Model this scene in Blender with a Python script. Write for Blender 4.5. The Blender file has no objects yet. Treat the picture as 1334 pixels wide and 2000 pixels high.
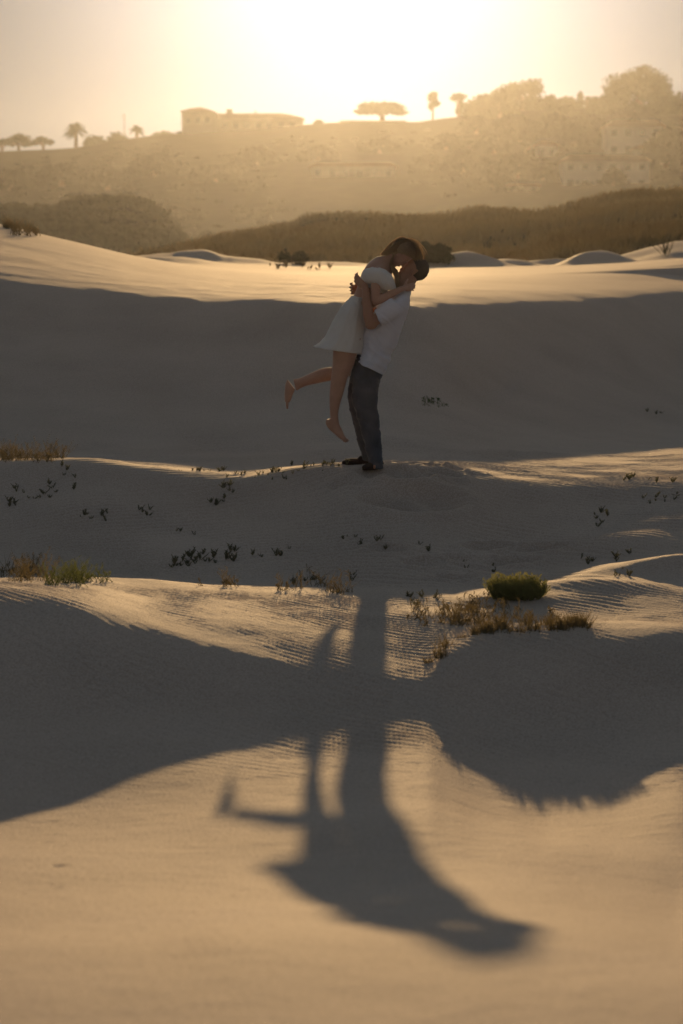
import bpy, bmesh, math, random
import numpy as np
from mathutils import Vector, Matrix, noise as mnoise
C = bpy.context
COL = C.scene.collection
R = math.radians
# ------------------------------------------------------------------ camera
F = 2000*85/36.0
TH = math.atan(500/F)
def ratio(Y):                       # z/y slope of the sight line through photograph row Y
    v = (1000-Y)/F
    return (-math.sin(TH)+v*math.cos(TH))/(math.cos(TH)+v*math.sin(TH))
ZC = -20*ratio(910)
def at(px, Y, d):                   # point at distance d that stands where the photo shows it
    v = (1000-Y)/F
    return Vector(((px-667)/F/(math.cos(TH)+v*math.sin(TH))*d, d, ZC+ratio(Y)*d))
def xat(px, d, Y=700): return at(px, Y, d).x
cam_data = bpy.data.cameras.new('camera'); cam = bpy.data.objects.new('camera', cam_data); COL.objects.link(cam)
cam.location = (0, 0, ZC); cam.rotation_euler = (math.pi/2-TH, 0, 0)
cam_data.lens = 85; cam_data.sensor_width = 36; cam_data.clip_start = 0.1; cam_data.clip_end = 6000
cam_data.dof.use_dof = True; cam_data.dof.focus_distance = 20.1; cam_data.dof.aperture_fstop = 2.9
C.scene.camera = cam
# ------------------------------------------------------------------ sky, sun, exposure
sd = at(712, -200, 1.0)-Vector((0, 0, ZC)); sd.normalize()
SUN_EL = math.asin(sd.z); SUN_AZ = math.atan2(sd.x, sd.y)
world = bpy.data.worlds.new('World'); C.scene.world = world; world.use_nodes = True
wn = world.node_tree; bg = wn.nodes['Background']
sky = wn.nodes.new('ShaderNodeTexSky'); sky.sky_type = 'NISHITA'; sky.sun_disc = False
sky.sun_elevation = SUN_EL; sky.sun_rotation = SUN_AZ
sky.air_density = 1.0; sky.dust_density = 0.3; sky.ozone_density = 1.0; sky.altitude = 0
def vmath(op, a=None, b=None):      # vector maths on the sky colour
    n = wn.nodes.new('ShaderNodeVectorMath'); n.operation = op
    for k, v in enumerate((a, b)):
        if v is None: continue
        if isinstance(v, tuple): n.inputs[k].default_value = v
        else: wn.links.new(v, n.inputs[k])
    return n
# sky colour compressed where brightest, plus a glow painted in round the sun
tint = vmath('MULTIPLY', sky.outputs[0], (3.35, 3.08, 3.80))
den = vmath('ADD', vmath('MULTIPLY', tint.outputs[0], (1.30, 1.16, 1.10)).outputs[0], (1, 1, 1))
soft = vmath('DIVIDE', tint.outputs[0], den.outputs[0])
tcw = wn.nodes.new('ShaderNodeTexCoord')
dot = vmath('DOT_PRODUCT', tcw.outputs['Generated'], (sd.x, sd.y, sd.z))
def smath(op, a, b=None):
    n = wn.nodes.new('ShaderNodeMath'); n.operation = op
    for k, v in enumerate((a, b)):
        if v is None: continue
        if isinstance(v, (int, float)): n.inputs[k].default_value = v
        else: wn.links.new(v, n.inputs[k])
    return n.outputs[0]
glow = smath('EXPONENT', smath('MULTIPLY', smath('SUBTRACT', dot.outputs['Value'], 1.0), 1/.0052))
gcol = vmath('SCALE', (3.6, 3.9, 4.6)); wn.links.new(glow, gcol.inputs['Scale'])
wn.links.new(vmath('ADD', soft.outputs[0], gcol.outputs[0]).outputs[0], bg.inputs[0]); bg.inputs[1].default_value = 0.10
sl = bpy.data.lights.new('sun', 'SUN'); so = bpy.data.objects.new('sun', sl); COL.objects.link(so)
sl.energy = 2.0; sl.angle = R(0.55); sl.color = (.96, 0.61, 0.275)
so.rotation_euler = sd.to_track_quat('Z', 'Y').to_euler()
vs = C.scene.view_settings; vs.view_transform = 'Standard'; vs.look = 'None'; vs.gamma = 1; vs.exposure = 0.81
# ------------------------------------------------------------------ helpers
def tag(o, label=None, cat=None, group=None, kind=None):
    if label: o['label'] = label
    if cat: o['category'] = cat
    if group: o['group'] = group
    if kind: o['kind'] = kind
    return o
def link(name, me, mat=None, parent=None):
    o = bpy.data.objects.new(name, me); COL.objects.link(o)
    if mat: me.materials.append(mat)
    if parent: o.parent = parent
    return o
def empty(name, loc, rz=0):
    o = bpy.data.objects.new(name, None); COL.objects.link(o); o.location = loc; o.rotation_euler = (0, 0, rz)
    o.empty_display_size = 0.1
    return o
def mesh_np(name, verts, quads, smooth=True):
    me = bpy.data.meshes.new(name)
    verts = np.asarray(verts, dtype=np.float32); quads = np.asarray(quads, dtype=np.int32)
    n, m = len(verts), quads.shape[1]
    me.vertices.add(n); me.vertices.foreach_set('co', verts.ravel())
    me.loops.add(quads.size); me.loops.foreach_set('vertex_index', quads.ravel())
    me.polygons.add(len(quads)); me.polygons.foreach_set('loop_start', np.arange(0, quads.size, m, dtype=np.int32))
    me.polygons.foreach_set('loop_total', np.full(len(quads), m, dtype=np.int32))
    me.update(calc_edges=True)
    if smooth: me.polygons.foreach_set('use_smooth', np.ones(len(quads), dtype=bool))
    return me
def grid_mesh(name, xs, ys, zf):
    X, Y = np.meshgrid(xs, ys); Z = zf(X, Y)
    v = np.stack([X.ravel(), Y.ravel(), Z.ravel()], 1)
    nx, ny = len(xs), len(ys)
    i = np.arange(nx-1)[None, :]+np.arange(ny-1)[:, None]*nx
    i = i.ravel()
    return mesh_np(name, v, np.stack([i, i+1, i+nx+1, i+nx], 1))
def _hash(ix, iy, s):
    h = (ix.astype(np.int64)*374761393+iy.astype(np.int64)*668265263+s*1274126177) & 0xffffffff
    h = ((h ^ (h >> 13))*1103515245) & 0xffffffff
    h = ((h ^ (h >> 16))*2246822519) & 0xffffffff
    return ((h >> 8) & 0xffff)/65535.0
def vnoise(x, y, s=0):
    x = np.asarray(x, dtype=float); y = np.asarray(y, dtype=float)
    ix = np.floor(x); iy = np.floor(y); fx = x-ix; fy = y-iy
    fx = fx*fx*fx*(fx*(fx*6-15)+10); fy = fy*fy*fy*(fy*(fy*6-15)+10)
    a = _hash(ix, iy, s); b = _hash(ix+1, iy, s); c = _hash(ix, iy+1, s); d = _hash(ix+1, iy+1, s)
    return (a*(1-fx)+b*fx)*(1-fy)+(c*(1-fx)+d*fx)*fy-0.5
def fbm(x, y, s=0, o=4):
    r = 0; a = 1.0
    for k in range(o):
        r = r+a*vnoise(x*2**k+17.3*k, y*2**k+5.1*k, s+k); a *= 0.5
    return r
def pchip_slopes(X, Z):             # X, Z: (K, n)
    h = X[1:]-X[:-1]; m = (Z[1:]-Z[:-1])/h
    d = np.zeros_like(Z)
    w1 = 2*h[1:]+h[:-1]; w2 = h[1:]+2*h[:-1]
    a, b = m[:-1], m[1:]; ok = a*b > 0
    with np.errstate(all='ignore'):
        dd = (w1+w2)/(w1/a+w2/b)
    d[1:-1] = np.where(ok, dd, 0); d[0] = m[0]; d[-1] = m[-1]
    return d
def pchip(X, Z, q):                 # evaluates column-wise at q (n,)
    D = pchip_slopes(X, Z); K, n = X.shape
    k = np.clip((X <= q[None]).sum(0)-1, 0, K-2); j = np.arange(n)
    x0, x1, z0, z1, d0, d1 = X[k, j], X[k+1, j], Z[k, j], Z[k+1, j], D[k, j], D[k+1, j]
    h = x1-x0; t = np.clip((q-x0)/h, 0, 1)
    t2, t3 = t*t, t*t*t
    return z0*(2*t3-3*t2+1)+d0*h*(t3-2*t2+t)+z1*(-2*t3+3*t2)+d1*h*(t3-t2)
def curve1(xs, zs, q):
    xs = np.array(xs, float); zs = np.array(zs, float); q = np.asarray(q, float)
    return pchip(np.repeat(xs[:, None], q.size, 1), np.repeat(zs[:, None], q.size, 1), q.ravel()).reshape(q.shape)
def sstep(a, b, x):
    t = np.clip((x-a)/(b-a), 0, 1); return t*t*(3-2*t)
# ------------------------------------------------------------------ sand: heights
CX = [0, 150, 300, 450, 600, 715, 830, 1000, 1200, 1334]
rY = np.vectorize(ratio)
def stn(d, Y=None, z=None):
    d = np.array(d if hasattr(d, '__len__') else [d]*10, float)
    z = ZC+rY(np.array(Y, float))*d if Y is not None else np.array(z if hasattr(z, '__len__') else [z]*10, float)
    return d, z
#            px:    0     150    300    450    600    715    830   1000   1200   1334
ST = [
 stn(-40, z=-0.6), stn(0, z=-0.22),
 stn(5.0, z=[.00, .00, .00, .00, .00, .00, .00, .00, .00, .00]),
 stn(5.7, z=[-.05, -.05, -.05, -.05, -.05, -.05, -.05, -.05, -.05, -.05]),
 stn(6.4, z=[-.14, -.14, -.14, -.13, -.13, -.13, -.13, -.13, -.14, -.15]),
 stn(7.4, z=[-.33, -.33, -.33, -.33, -.33, -.33, -.33, -.34, -.36, -.38]),
 stn(9.3, z=[-.63, -.63, -.63, -.62, -.61, -.61, -.61, -.63, -.68, -.70]),
 'SHADOW_END', 'HOLLOW', 'BRINK',
 stn([15.0, 15.0, 15.0, 14.9, 14.8, 14.8, 14.8, 15.1, 15.3, 15.3], Y=[1138, 1150, 1176, 1190, 1212, 1220, 1222, 1204, 1206, 1204]),
 stn([16.3, 16.2, 16.2, 16.3, 16.4, 16.5, 16.5, 16.4, 16.3, 16.3], Y=[1132, 1131, 1134, 1143, 1150, 1152, 1155, 1158, 1150, 1150]),
 stn([17.2]*10, z=[-.52, -.53, -.55, -.60, -.63, -.63, -.63, -.62, -.56, -.52]),
 stn([18.4]*10, z=[-.36, -.36, -.40, -.46, -.46, -.44, -.44, -.46, -.42, -.38]),
 stn([19.4]*10, z=[-.17, -.14, -.19, -.26, -.21, -.16, -.17, -.25, -.27, -.25]),
 stn([20.1, 20.1, 20.1, 20.0, 20.1, 20.1, 20.1, 20.0, 20.0, 20.0], Y=[903, 899, 916, 932, 913, 908, 913, 938, 948, 946]),
 stn([20.9, 20.9, 20.8, 21.1, 20.9, 20.9, 21.4, 23.6, 26.0, 28.0], Y=[896, 897, 909, 910, 907, 904.5, 899, 884, 864, 849]),
 stn([22.6, 22.6, 22.6, 22.8, 22.6, 22.6, 23.1, 25.2, 27.6, 29.5], z=[-.10, -.10, -.12, -.12, -.11, -.10, -.12, -.18, -.26, -.34]),
 stn([25.2, 25.2, 25.2, 25.2, 25.0, 25.0, 25.5, 27.8, 30.2, 32.5], z=[.22, .18, .12, .10, .08, .08, .06, .04, .0, -.02]),
 stn([28.2, 28.0, 27.9, 27.9, 27.1, 27.2, 27.8, 30.48, 33.49, 36.24], z=[.90, .80, .72, .68, .60, .60, .62, .66, .70, .72]),
 stn([30.5, 30.3, 30.1, 30.1, 29.3, 29.4, 30.0, 32.68, 35.79, 38.64], Y=[543, 560, 574, 583, 588, 590, 590, 588, 578, 565]),
 stn([34.5, 34.3, 34.1, 34.1, 33.3, 33.4, 34.0, 36.18, 38.79, 41.24], Y=[487, 515, 539, 552, 557, 559, 559, 558, 552, 544]),
 stn([42.0, 42, 42, 42, 42, 42, 42, 42.5, 43.5, 44.5], Y=[438, 474, 507, 526, 533, 535, 535, 534, 528, 522]),
 stn([42.0]*10, Y=[438, 474, 507, 526, 533, 535, 535, 534, 528, 522]),
 stn([48.0]*10, Y=[442, 480, 511, 521, 527, 528, 528, 527, 521, 513]),
 stn([60.0]*10, Y=[470, 495, 512, 519, 523, 524, 523, 522, 515, 506]),
 stn([90.0]*10, z=1.2), stn([400.0]*10, z=0.5), stn([3000.0]*10, z=0.0)]
# the bank between hollow and strip: its brink (last lit line) and where its shadow ends below
CXB = [0, 150, 300, 450, 600, 715, 830, 880, 940, 1000, 1080, 1200, 1334]
BR_D = [14.2, 14.1, 14.0, 13.8, 13.6, 13.5, 13.4, 13.8, 14.1, 14.2, 14.3, 14.4, 14.4]
BR_Y = [1150, 1176, 1216, 1255, 1290, 1305, 1318, 1262, 1240, 1234, 1228, 1226, 1226]
END_Y = [1590, 1557, 1515, 1478, 1452, 1438, 1420, 1470, 1520, 1545, 1565, 1548, 1490]
TS = math.tan(SUN_EL)
def band(d, z): return curve1(CXB, d, np.array(CX2, float)), curve1(CXB, z, np.array(CX2, float))
CX2 = sorted(set(CX+CXB))
_d = np.array(BR_D); _z = ZC+rY(np.array(BR_Y, float))*_d; _e = rY(np.array(END_Y, float))
_c = np.array(CXB, float); _de = np.full(len(CXB), 11.5); _dc = _d.copy()
for _k in range(12):                # the sun stands over px 712: shadows run outward from there
    _pc = 712+(_c-712)*_de/_dc; _dc = curve1(CXB, BR_D, _pc); _zc = curve1(CXB, _z, _pc)
    _de = .5*_de+.5*(ZC-_zc+TS*_dc)/(-_e+TS)
_ze = ZC+_e*_de; _dm = _d*.45+_de*.55; _zm = np.minimum(_z-TS*(_d-_dm), _ze+TS*(_dm-_de))-.035*(_d-_de)
ST2 = []
for q in ST:
    if q == 'SHADOW_END': ST2.append(band(_de, _ze))
    elif q == 'HOLLOW': ST2.append(band(_dm, _zm))
    elif q == 'BRINK': ST2.append(band(_d, _z))
    else: ST2.append((curve1(CX, q[0], np.array(CX2, float)), curve1(CX, q[1], np.array(CX2, float))))
ST = ST2; CX = CX2
PXT = np.linspace(0, 1334, 300)
STD = np.array([curve1(CX, s[0], PXT) for s in ST]); STZ = np.array([curve1(CX, s[1], PXT) for s in ST])
KX = F/math.cos(TH)*0.994
# distant little dunes: centre px, row of top, distance, half width m, half depth m, height m
MOUNDS = [(395, 60, 1.6, 3.2, .28), (330, 57, 1.0, 2.6, .16), (905, 58, .95, 2.4, .33), (1005, 60, .6, 2.0, .18), (1165, 57, .72, 2.2, .40),
          (1300, 62, 1.8, 4.0, .24), (1400, 60, 1.8, 4.0, .30), (640, 63, 1.5, 2.4, .12), (1080, 66, 1.3, 2.4, .22), (760, 66, 1.3, 2.4, .14)]
HUMPS = [(xat(1195, 18.3), 18.2, .40, .40, .034), (xat(1300, 18.9), 18.8, .4, .3, .03), (xat(1230, 17.2), 17.15, .60, .50, .060), (xat(1110, 16.4), 16.4, .5, .45, .05), (xat(1010, 15.9), 15.9, .35, .3, .05), (xat(1380, 17.3), 17.2, .5, .3, .1)]
DENTS = [(xat(770, 19.8), 19.75, .30, .16, .045), (xat(800, 19.3), 19.25, .42, .28, .07), (xat(845, 19.9), 19.85, .22, .12, .05), (xat(868, 20.15), 20.15, .16, .10, .035),
         (xat(760, 19.2), 19.2, .22, .18, .04), (xat(820, 20.3), 20.3, .20, .09, .035), (xat(905, 20.25), 20.2, .16, .08, .03), (xat(690, 19.6), 19.55, .2, .12, .03),
         (xat(1000, 17.9), 17.9, .22, .10, .04), (xat(960, 18.3), 18.3, .2, .10, .035), (xat(900, 18.0), 18.0, .2, .09, .03), (xat(1060, 18.2), 18.2, .2, .1, .03),
         *[(xat(104+9*math.sin(k*2.7)+k, 10.6-.3*k, 1600), 10.6-.3*k+.12*math.sin(k*5), .03+.012*math.sin(k*3), .03, .003+.0015*math.sin(k*4)) for k in range(8)], (xat(890, 17.5), 17.5, .16, .09, .03), (xat(760, 18.2), 18.2, .16, .09, .025), (xat(830, 17.9), 17.9, .16, .09, .03)]
def sand_z(x, y, detail=True):
    x = np.asarray(x, float); y = np.asarray(y, float); sh = x.shape
    x = x.ravel(); y = y.ravel(); out = np.empty(x.size)
    for a in range(0, x.size, 60000):
        xx = x[a:a+60000]; yy = y[a:a+60000]
        px = np.clip(667+F*xx/np.maximum(yy, 4.0), 0, 1334)*299/1334
        i = np.clip(np.floor(px).astype(int), 0, 298); f = px-i
        D = STD[:, i]*(1-f)+STD[:, i+1]*f; Z = STZ[:, i]*(1-f)+STZ[:, i+1]*f
        out[a:a+60000] = pchip(D, Z, yy)
    for (px, d, wx, wy, h) in MOUNDS:
        cx = xat(px, d)
        dx = (x-cx)/wx; dy = np.where(y < d, (y-d)/(wy*.30), (y-d)/wy)
        out += h*np.exp(-(dx*dx)**1.2-dy*dy)*(1+.35*fbm(x*1.1+px, y*.6, 51, 3))
    if detail:
        out += 0.16*fbm(x/9, y/12, 3, 3)*sstep(26, 60, y)
        g = 0.55*np.log(np.cosh((x-.3)/0.9))*0.9
        w = y+g*sstep(16, 18, y)+(1-sstep(16, 18, y))*(0.75*x)+0.15*fbm(x*1.3, y*1.1, 11, 3)+0.03*vnoise(x*5, y*5, 19)
        ph = w/0.085
        saw = np.sin(2*np.pi*ph)+0.35*np.sin(4*np.pi*ph+1.2)
        amp = 0.0048*np.exp(-((y-20.1)/1.1)**2)*sstep(.2, 1.1, x)+0.0014*np.exp(-((y-22.5)/3)**2)*sstep(.1, 1.3, x)
        amp += (0.0016+.0008*sstep(-.6, .6, x))*np.exp(-((y-14.2)/1.1)**2)+0.0020*np.exp(-((y-17.8)/1.0)**2)
        amp += 0.0034*sstep(10.5, 12.5, y)*(1-sstep(22, 28, y))
        amp *= 0.15+1.6*np.clip(.5+1.3*fbm(x*1.6, y*1.6, 33, 3), 0, 1)
        out += amp*saw*(1-sstep(30, 34, y))
        near = (1-sstep(32, 40, y))
        out += near*(0.030*vnoise(x*1.1, y*1.1, 41)*(1-sstep(.2, 1.0, x)*sstep(18.5, 19.5, y)*(1-sstep(28, 30, y)))+(.25+.75*sstep(12, 14, y))*(0.012*vnoise(x*3, y*3, 42)+0.003*vnoise(x*9, y*9, 43))+0.0020*vnoise(x*21, y*21, 44)+.0022*(1-sstep(12, 15, y))*fbm(x*9, y*11, 45, 3))
        for (cx, cy, wx, wy, h) in HUMPS:
            out += h*np.exp(-((x-cx)/wx)**2-(np.where(y < cy, (y-cy)/(wy*.6), (y-cy)/wy))**2)
        for (cx, cy, wx, wy, h) in DENTS:
            dx = (x-cx)/wx; dy = (y-cy)/wy; r = np.sqrt(dx*dx+dy*dy)
            out += 1.5*np.where(r < 2.5, -h*np.exp(-(r*1.1)**4)+0.4*h*np.exp(-((r-1.25)/.28)**2), 0)
    return out.reshape(sh)
def ground(x, y): return float(sand_z(np.array([x]), np.array([y]))[0])
# ------------------------------------------------------------------ materials
def mat(name):
    m = bpy.data.materials.new(name); m.use_nodes = True
    nt = m.node_tree; return m, nt, nt.nodes['Principled BSDF']
def N(nt, t, **kw):
    n = nt.nodes.new(t)
    for k, v in kw.items():
        if k in n.inputs: n.inputs[k].default_value = v
        else: setattr(n, k, v)
    return n
def ramp(nt, fac, stops):
    r = nt.nodes.new('ShaderNodeValToRGB'); e = r.color_ramp.elements
    while len(e) < len(stops): e.new(0.5)
    for k, (p, c) in enumerate(stops): e[k].position = p; e[k].color = (*c, 1) if len(c) == 3 else c
    nt.links.new(fac, r.inputs[0]); return r
def simple(name, col, rough=0.8, var=0.25, scale=8, bump=0, bscale=40, spec=0.2, trans=0, tcol=None):
    m, nt, b = mat(name)
    tc = nt.nodes.new('ShaderNodeTexCoord')
    n = N(nt, 'ShaderNodeTexNoise', Scale=scale, Detail=5.0); nt.links.new(tc.outputs['Object'], n.inputs['Vector'])
    r = ramp(nt, n.outputs[0], [(0.25, [c*(1-var) for c in col]), (0.75, [min(1, c*(1+var)) for c in col])])
    nt.links.new(r.outputs[0], b.inputs['Base Color'])
    b.inputs['Roughness'].default_value = rough; b.inputs['Specular IOR Level'].default_value = spec
    if bump:
        n2 = N(nt, 'ShaderNodeTexNoise', Scale=bscale, Detail=4.0); nt.links.new(tc.outputs['Object'], n2.inputs['Vector'])
        bp = N(nt, 'ShaderNodeBump', Strength=1.0, Distance=bump); nt.links.new(n2.outputs[0], bp.inputs['Height'])
        nt.links.new(bp.outputs[0], b.inputs['Normal'])
    if trans:
        t = nt.nodes.new('ShaderNodeBsdfTranslucent'); t.inputs[0].default_value = (*(tcol or col), 1)
        mx = N(nt, 'ShaderNodeMixShader'); mx.inputs[0].default_value = trans
        nt.links.new(b.outputs[0], mx.inputs[1]); nt.links.new(t.outputs[0], mx.inputs[2])
        nt.links.new(mx.outputs[0], nt.nodes['Material Output'].inputs[0])
    return m
def sand_material():
    m, nt, b = mat('sand')
    g = nt.nodes.new('ShaderNodeNewGeometry')
    n1 = N(nt, 'ShaderNodeTexNoise', Scale=0.9, Detail=6.0); nt.links.new(g.outputs['Position'], n1.inputs['Vector'])
    r1 = ramp(nt, n1.outputs[0], [(0.3, (.44, .368, .325)), (0.7, (.52, .440, .392))])
    n2 = N(nt, 'ShaderNodeTexNoise', Scale=85.0, Detail=4.0); nt.links.new(g.outputs['Position'], n2.inputs['Vector'])
    r2 = ramp(nt, n2.outputs[0], [(0.35, (.70, .685, .66)), (0.65, (1, 1, 1))])
    mx = nt.nodes.new('ShaderNodeMixRGB'); mx.blend_type = 'MULTIPLY'; mx.inputs[0].default_value = 1
    nt.links.new(r1.outputs[0], mx.inputs[1]); nt.links.new(r2.outputs[0], mx.inputs[2])
    nt.links.new(mx.outputs[0], b.inputs['Base Color'])
    b.inputs['Roughness'].default_value = 0.75; b.inputs['Specular IOR Level'].default_value = 0.06
    b.inputs['Sheen Weight'].default_value = 0.25; b.inputs['Sheen Roughness'].default_value = 0.45; b.inputs['Sheen Tint'].default_value = (1, .85, .68, 1)
    n3 = N(nt, 'ShaderNodeTexNoise', Scale=60.0, Detail=5.0); nt.links.new(g.outputs['Position'], n3.inputs['Vector'])
    bp = N(nt, 'ShaderNodeBump', Strength=0.8, Distance=0.006); nt.links.new(n3.outputs[0], bp.inputs['Height'])
    nt.links.new(bp.outputs[0], b.inputs['Normal'])
    return m
M_SAND = sand_material()
# ------------------------------------------------------------------ the ground
def stretch(a, step, end, k):       # points from a growing geometrically until end
    out = []; x = a; s = step
    while x < end: s *= k; x += s; out.append(x)
    return out
xi = list(np.arange(-4.6, 4.6, 0.024)); xp = stretch(xi[-1], .024, 1500, 1.10)
xs = np.array([-v for v in reversed(xp)]+xi+xp)
yi = list(np.arange(5.2, 24, 0.020))+list(np.arange(24, 34, 0.04)); yf = stretch(yi[-1], .05, 90, 1.012); yg = stretch(yf[-1], .8, 2500, 1.12)
yb = stretch(0, .05, 60, 1.3)
ys = np.array([5.2-v for v in reversed(yb)]+yi+yf+yg)
gr = link('sand_ground', grid_mesh('sand_ground', xs, ys, sand_z), M_SAND); tag(gr, 'rippled beach sand dunes in low sun', kind='structure')
# ------------------------------------------------------------------ far terrain
def far_grid(name, prof_px, prof_Y, d_top, d0, d1, dback, zbase, xr, nx, ny, rough, seed, m, base_k=1.0, label=None):
    xs_ = np.linspace(-xr, xr, nx); ys_ = np.concatenate([np.linspace(d0, d_top, ny), np.linspace(d_top, dback, ny//3)[1:]])
    def zf(x, y):
        px = 667+F*x/np.maximum(y, 1)*(1.0)
        Yt = curve1(prof_px, prof_Y, np.clip(px, prof_px[0], prof_px[-1]))
        zt = ZC+rY(Yt)*d_top
        t = np.clip((y-d0)/(d_top-d0), 0, 1); s = t*(1.12-.12*t)
        back = 1-0.75*sstep(d_top, dback, y)
        h = zbase+(zt-zbase)*s*back
        return h+rough*fbm(x/(rough*22+4), y/(rough*22+4), seed, 4)*np.minimum(1, t*3)*(0.25+0.75*(1-t))
    return tag(link(name, grid_mesh(name, xs_, ys_, zf), m), label, kind='structure'), zf
M_SCRUB = simple('scrub_soil', (.034, .032, .020), .95, .2, .25, .02, 3, 0)
M_DRY = simple('dry_grass', (.17, .135, .07), .9, .35, 3, spec=.1, trans=.35, tcol=(.26, .19, .08))
M_DRYG = simple('ridge_grass', (.12, .10, .055), .9, .5, .12, spec=.0, trans=.3, tcol=(.19, .14, .065))
M_FOL = simple('dark_foliage', (.040, .045, .022), .9, .4, .3, spec=0)
M_FOL2 = simple('olive_foliage', (.055, .055, .028), .9, .4, .3, spec=0)
M_DARKFOL = simple('slope_foliage', (.024, .025, .015), .9, .3, .3, spec=0)
M_BARK = simple('bark', (.09, .065, .045), .9, .3, 2)
HP = [-400, 0, 150, 230, 330, 420, 600, 690, 800, 870, 930, 1000, 1100, 1334, 1800]
HY = [330, 297, 288, 274, 262, 258, 243, 238, 238, 229, 222, 216, 212, 205, 190]
hill, hill_z = far_grid('hill', HP, HY, 600, 390, 600, 900, 0.2, 420, 160, 90, 1.2, 5, M_SCRUB, 1.1, 'hazy brown hillside under the houses')
LP_ = [-600, -150, 0, 60, 130, 230, 280, 310, 345, 400, 1800]
LY_ = [400, 392, 404, 410, 394, 385, 393, 413, 446, 500, 520]
lridge, lridge_z = far_grid('scrub_ridge', LP_, LY_, 290, 205, 290, 360, 0.2, 165, 160, 60, 0.8, 9, M_SCRUB, 1.0, 'low dark scrub ridge at left')
VP_ = [-300, 200, 340, 400, 480, 560, 620, 700, 800, 860, 960, 1050, 1120, 1250, 1334, 1800]
VY_ = [520, 512, 494, 476, 459, 446, 427, 421, 427, 427, 412, 418, 402, 377, 373, 350]
vridge, vridge_z = far_grid('grassy_dune', VP_, VY_, 138, 68, 138, 190, 0.9, 90, 260, 110, 0.9, 15, M_SCRUB, 0.9, 'long grass covered dune ridge')
NP_ = [-300, 900, 1000, 1040, 1080, 1140, 1200, 1334, 1800]
NY_ = [530, 530, 520, 494, 474, 458, 456, 440, 400]
nridge, nridge_z = far_grid('near_grassy_dune', NP_, NY_, 82, 60, 82, 105, 0.8, 60, 260, 80, 0.7, 21, M_SCRUB, 0.9, 'nearer grassy dune at right')
# ------------------------------------------------------------------ foliage as many small faces
class Leaves:
    def __init__(s, seed=1): s.v = []; s.q = []; s.n = 0; s.rng = np.random.default_rng(seed)
    def quads(s, P, size, up=0.0, aspect=1.6):
        n = len(P); r = s.rng
        a = r.normal(size=(n, 3)); a[:, 2] += up; a /= np.linalg.norm(a, axis=1, keepdims=True)
        b = r.normal(size=(n, 3)); b -= (b*a).sum(1, keepdims=True)*a; b /= np.linalg.norm(b, axis=1, keepdims=True)
        sz = (size*r.uniform(.6, 1.4, n))[:, None]
        A = a*sz*aspect/2; B = b*sz/2
        v = np.stack([P-A*.9, P+B*.8-A*.1, P+A, P-B*.8+A*.1], 1).reshape(-1, 3)
        s.v.append(v); s.q.append(np.arange(n*4).reshape(n, 4)+s.n); s.n += n*4
    def blob(s, c, rad, n, size, fill=.55, flat=None, up=0.0):
        r = s.rng; d = r.normal(size=(n, 3)); d /= np.linalg.norm(d, axis=1, keepdims=True)
        k = r.uniform(fill, 1, n)[:, None]*(1+.35*vnoise(d[:, 0]*3+c[0], d[:, 2]*3+d[:, 1]*2+c[2], int(abs(c[0]*7+c[2]*3)) % 97))[:, None]
        P = np.array(c)+d*k*np.array(rad)
        s.quads(P, size, up)
    def blade(s, base, tip, w, bend=0.0, seg=3):
        base = np.array(base); tip = np.array(tip); d = tip-base
        side = np.cross(d, [0, 1, 0.2]); L = np.linalg.norm(side); side = side/L if L > 1e-6 else np.array([1, 0, 0])
        pts = []
        for k in range(seg+1):
            t = k/seg; p = base+d*t+np.array([0, 0, -bend])*t*t
            ww = w*(1-t)**.7/2+w*.04; pts += [p-side*ww, p+side*ww]
        s.v.append(np.array(pts)); s.q.append(np.array([[2*k, 2*k+1, 2*k+3, 2*k+2] for k in range(seg)])+s.n); s.n += len(pts)
    def build(s, name, m, parent=None):
        o = link(name, mesh_np(name, np.concatenate(s.v), np.concatenate(s.q), False), m, parent); return o
def tube(name, pts, rad, m, parent=None, sides=8):
    bm = bmesh.new(); rings = []
    pts = [Vector(p) for p in pts]
    for k, p in enumerate(pts):
        t = (pts[min(k+1, len(pts)-1)]-pts[max(k-1, 0)]).normalized()
        a = t.orthogonal().normalized() if k == 0 else (a-t*a.dot(t)).normalized()
        b = t.cross(a)
        rings.append([bm.verts.new(p+(a*math.cos(2*math.pi*i/sides)+b*math.sin(2*math.pi*i/sides))*rad[k]) for i in range(sides)])
    for r0, r1 in zip(rings, rings[1:]):
        for i in range(sides): bm.faces.new([r0[i], r0[(i+1) % sides], r1[(i+1) % sides], r1[i]])
    bm.faces.new(rings[0][::-1]); bm.faces.new(rings[-1])
    me = bpy.data.meshes.new(name); bm.to_mesh(me); bm.free()
    for p in me.polygons: p.use_smooth = True
    return link(name, me, m, parent)
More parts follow.
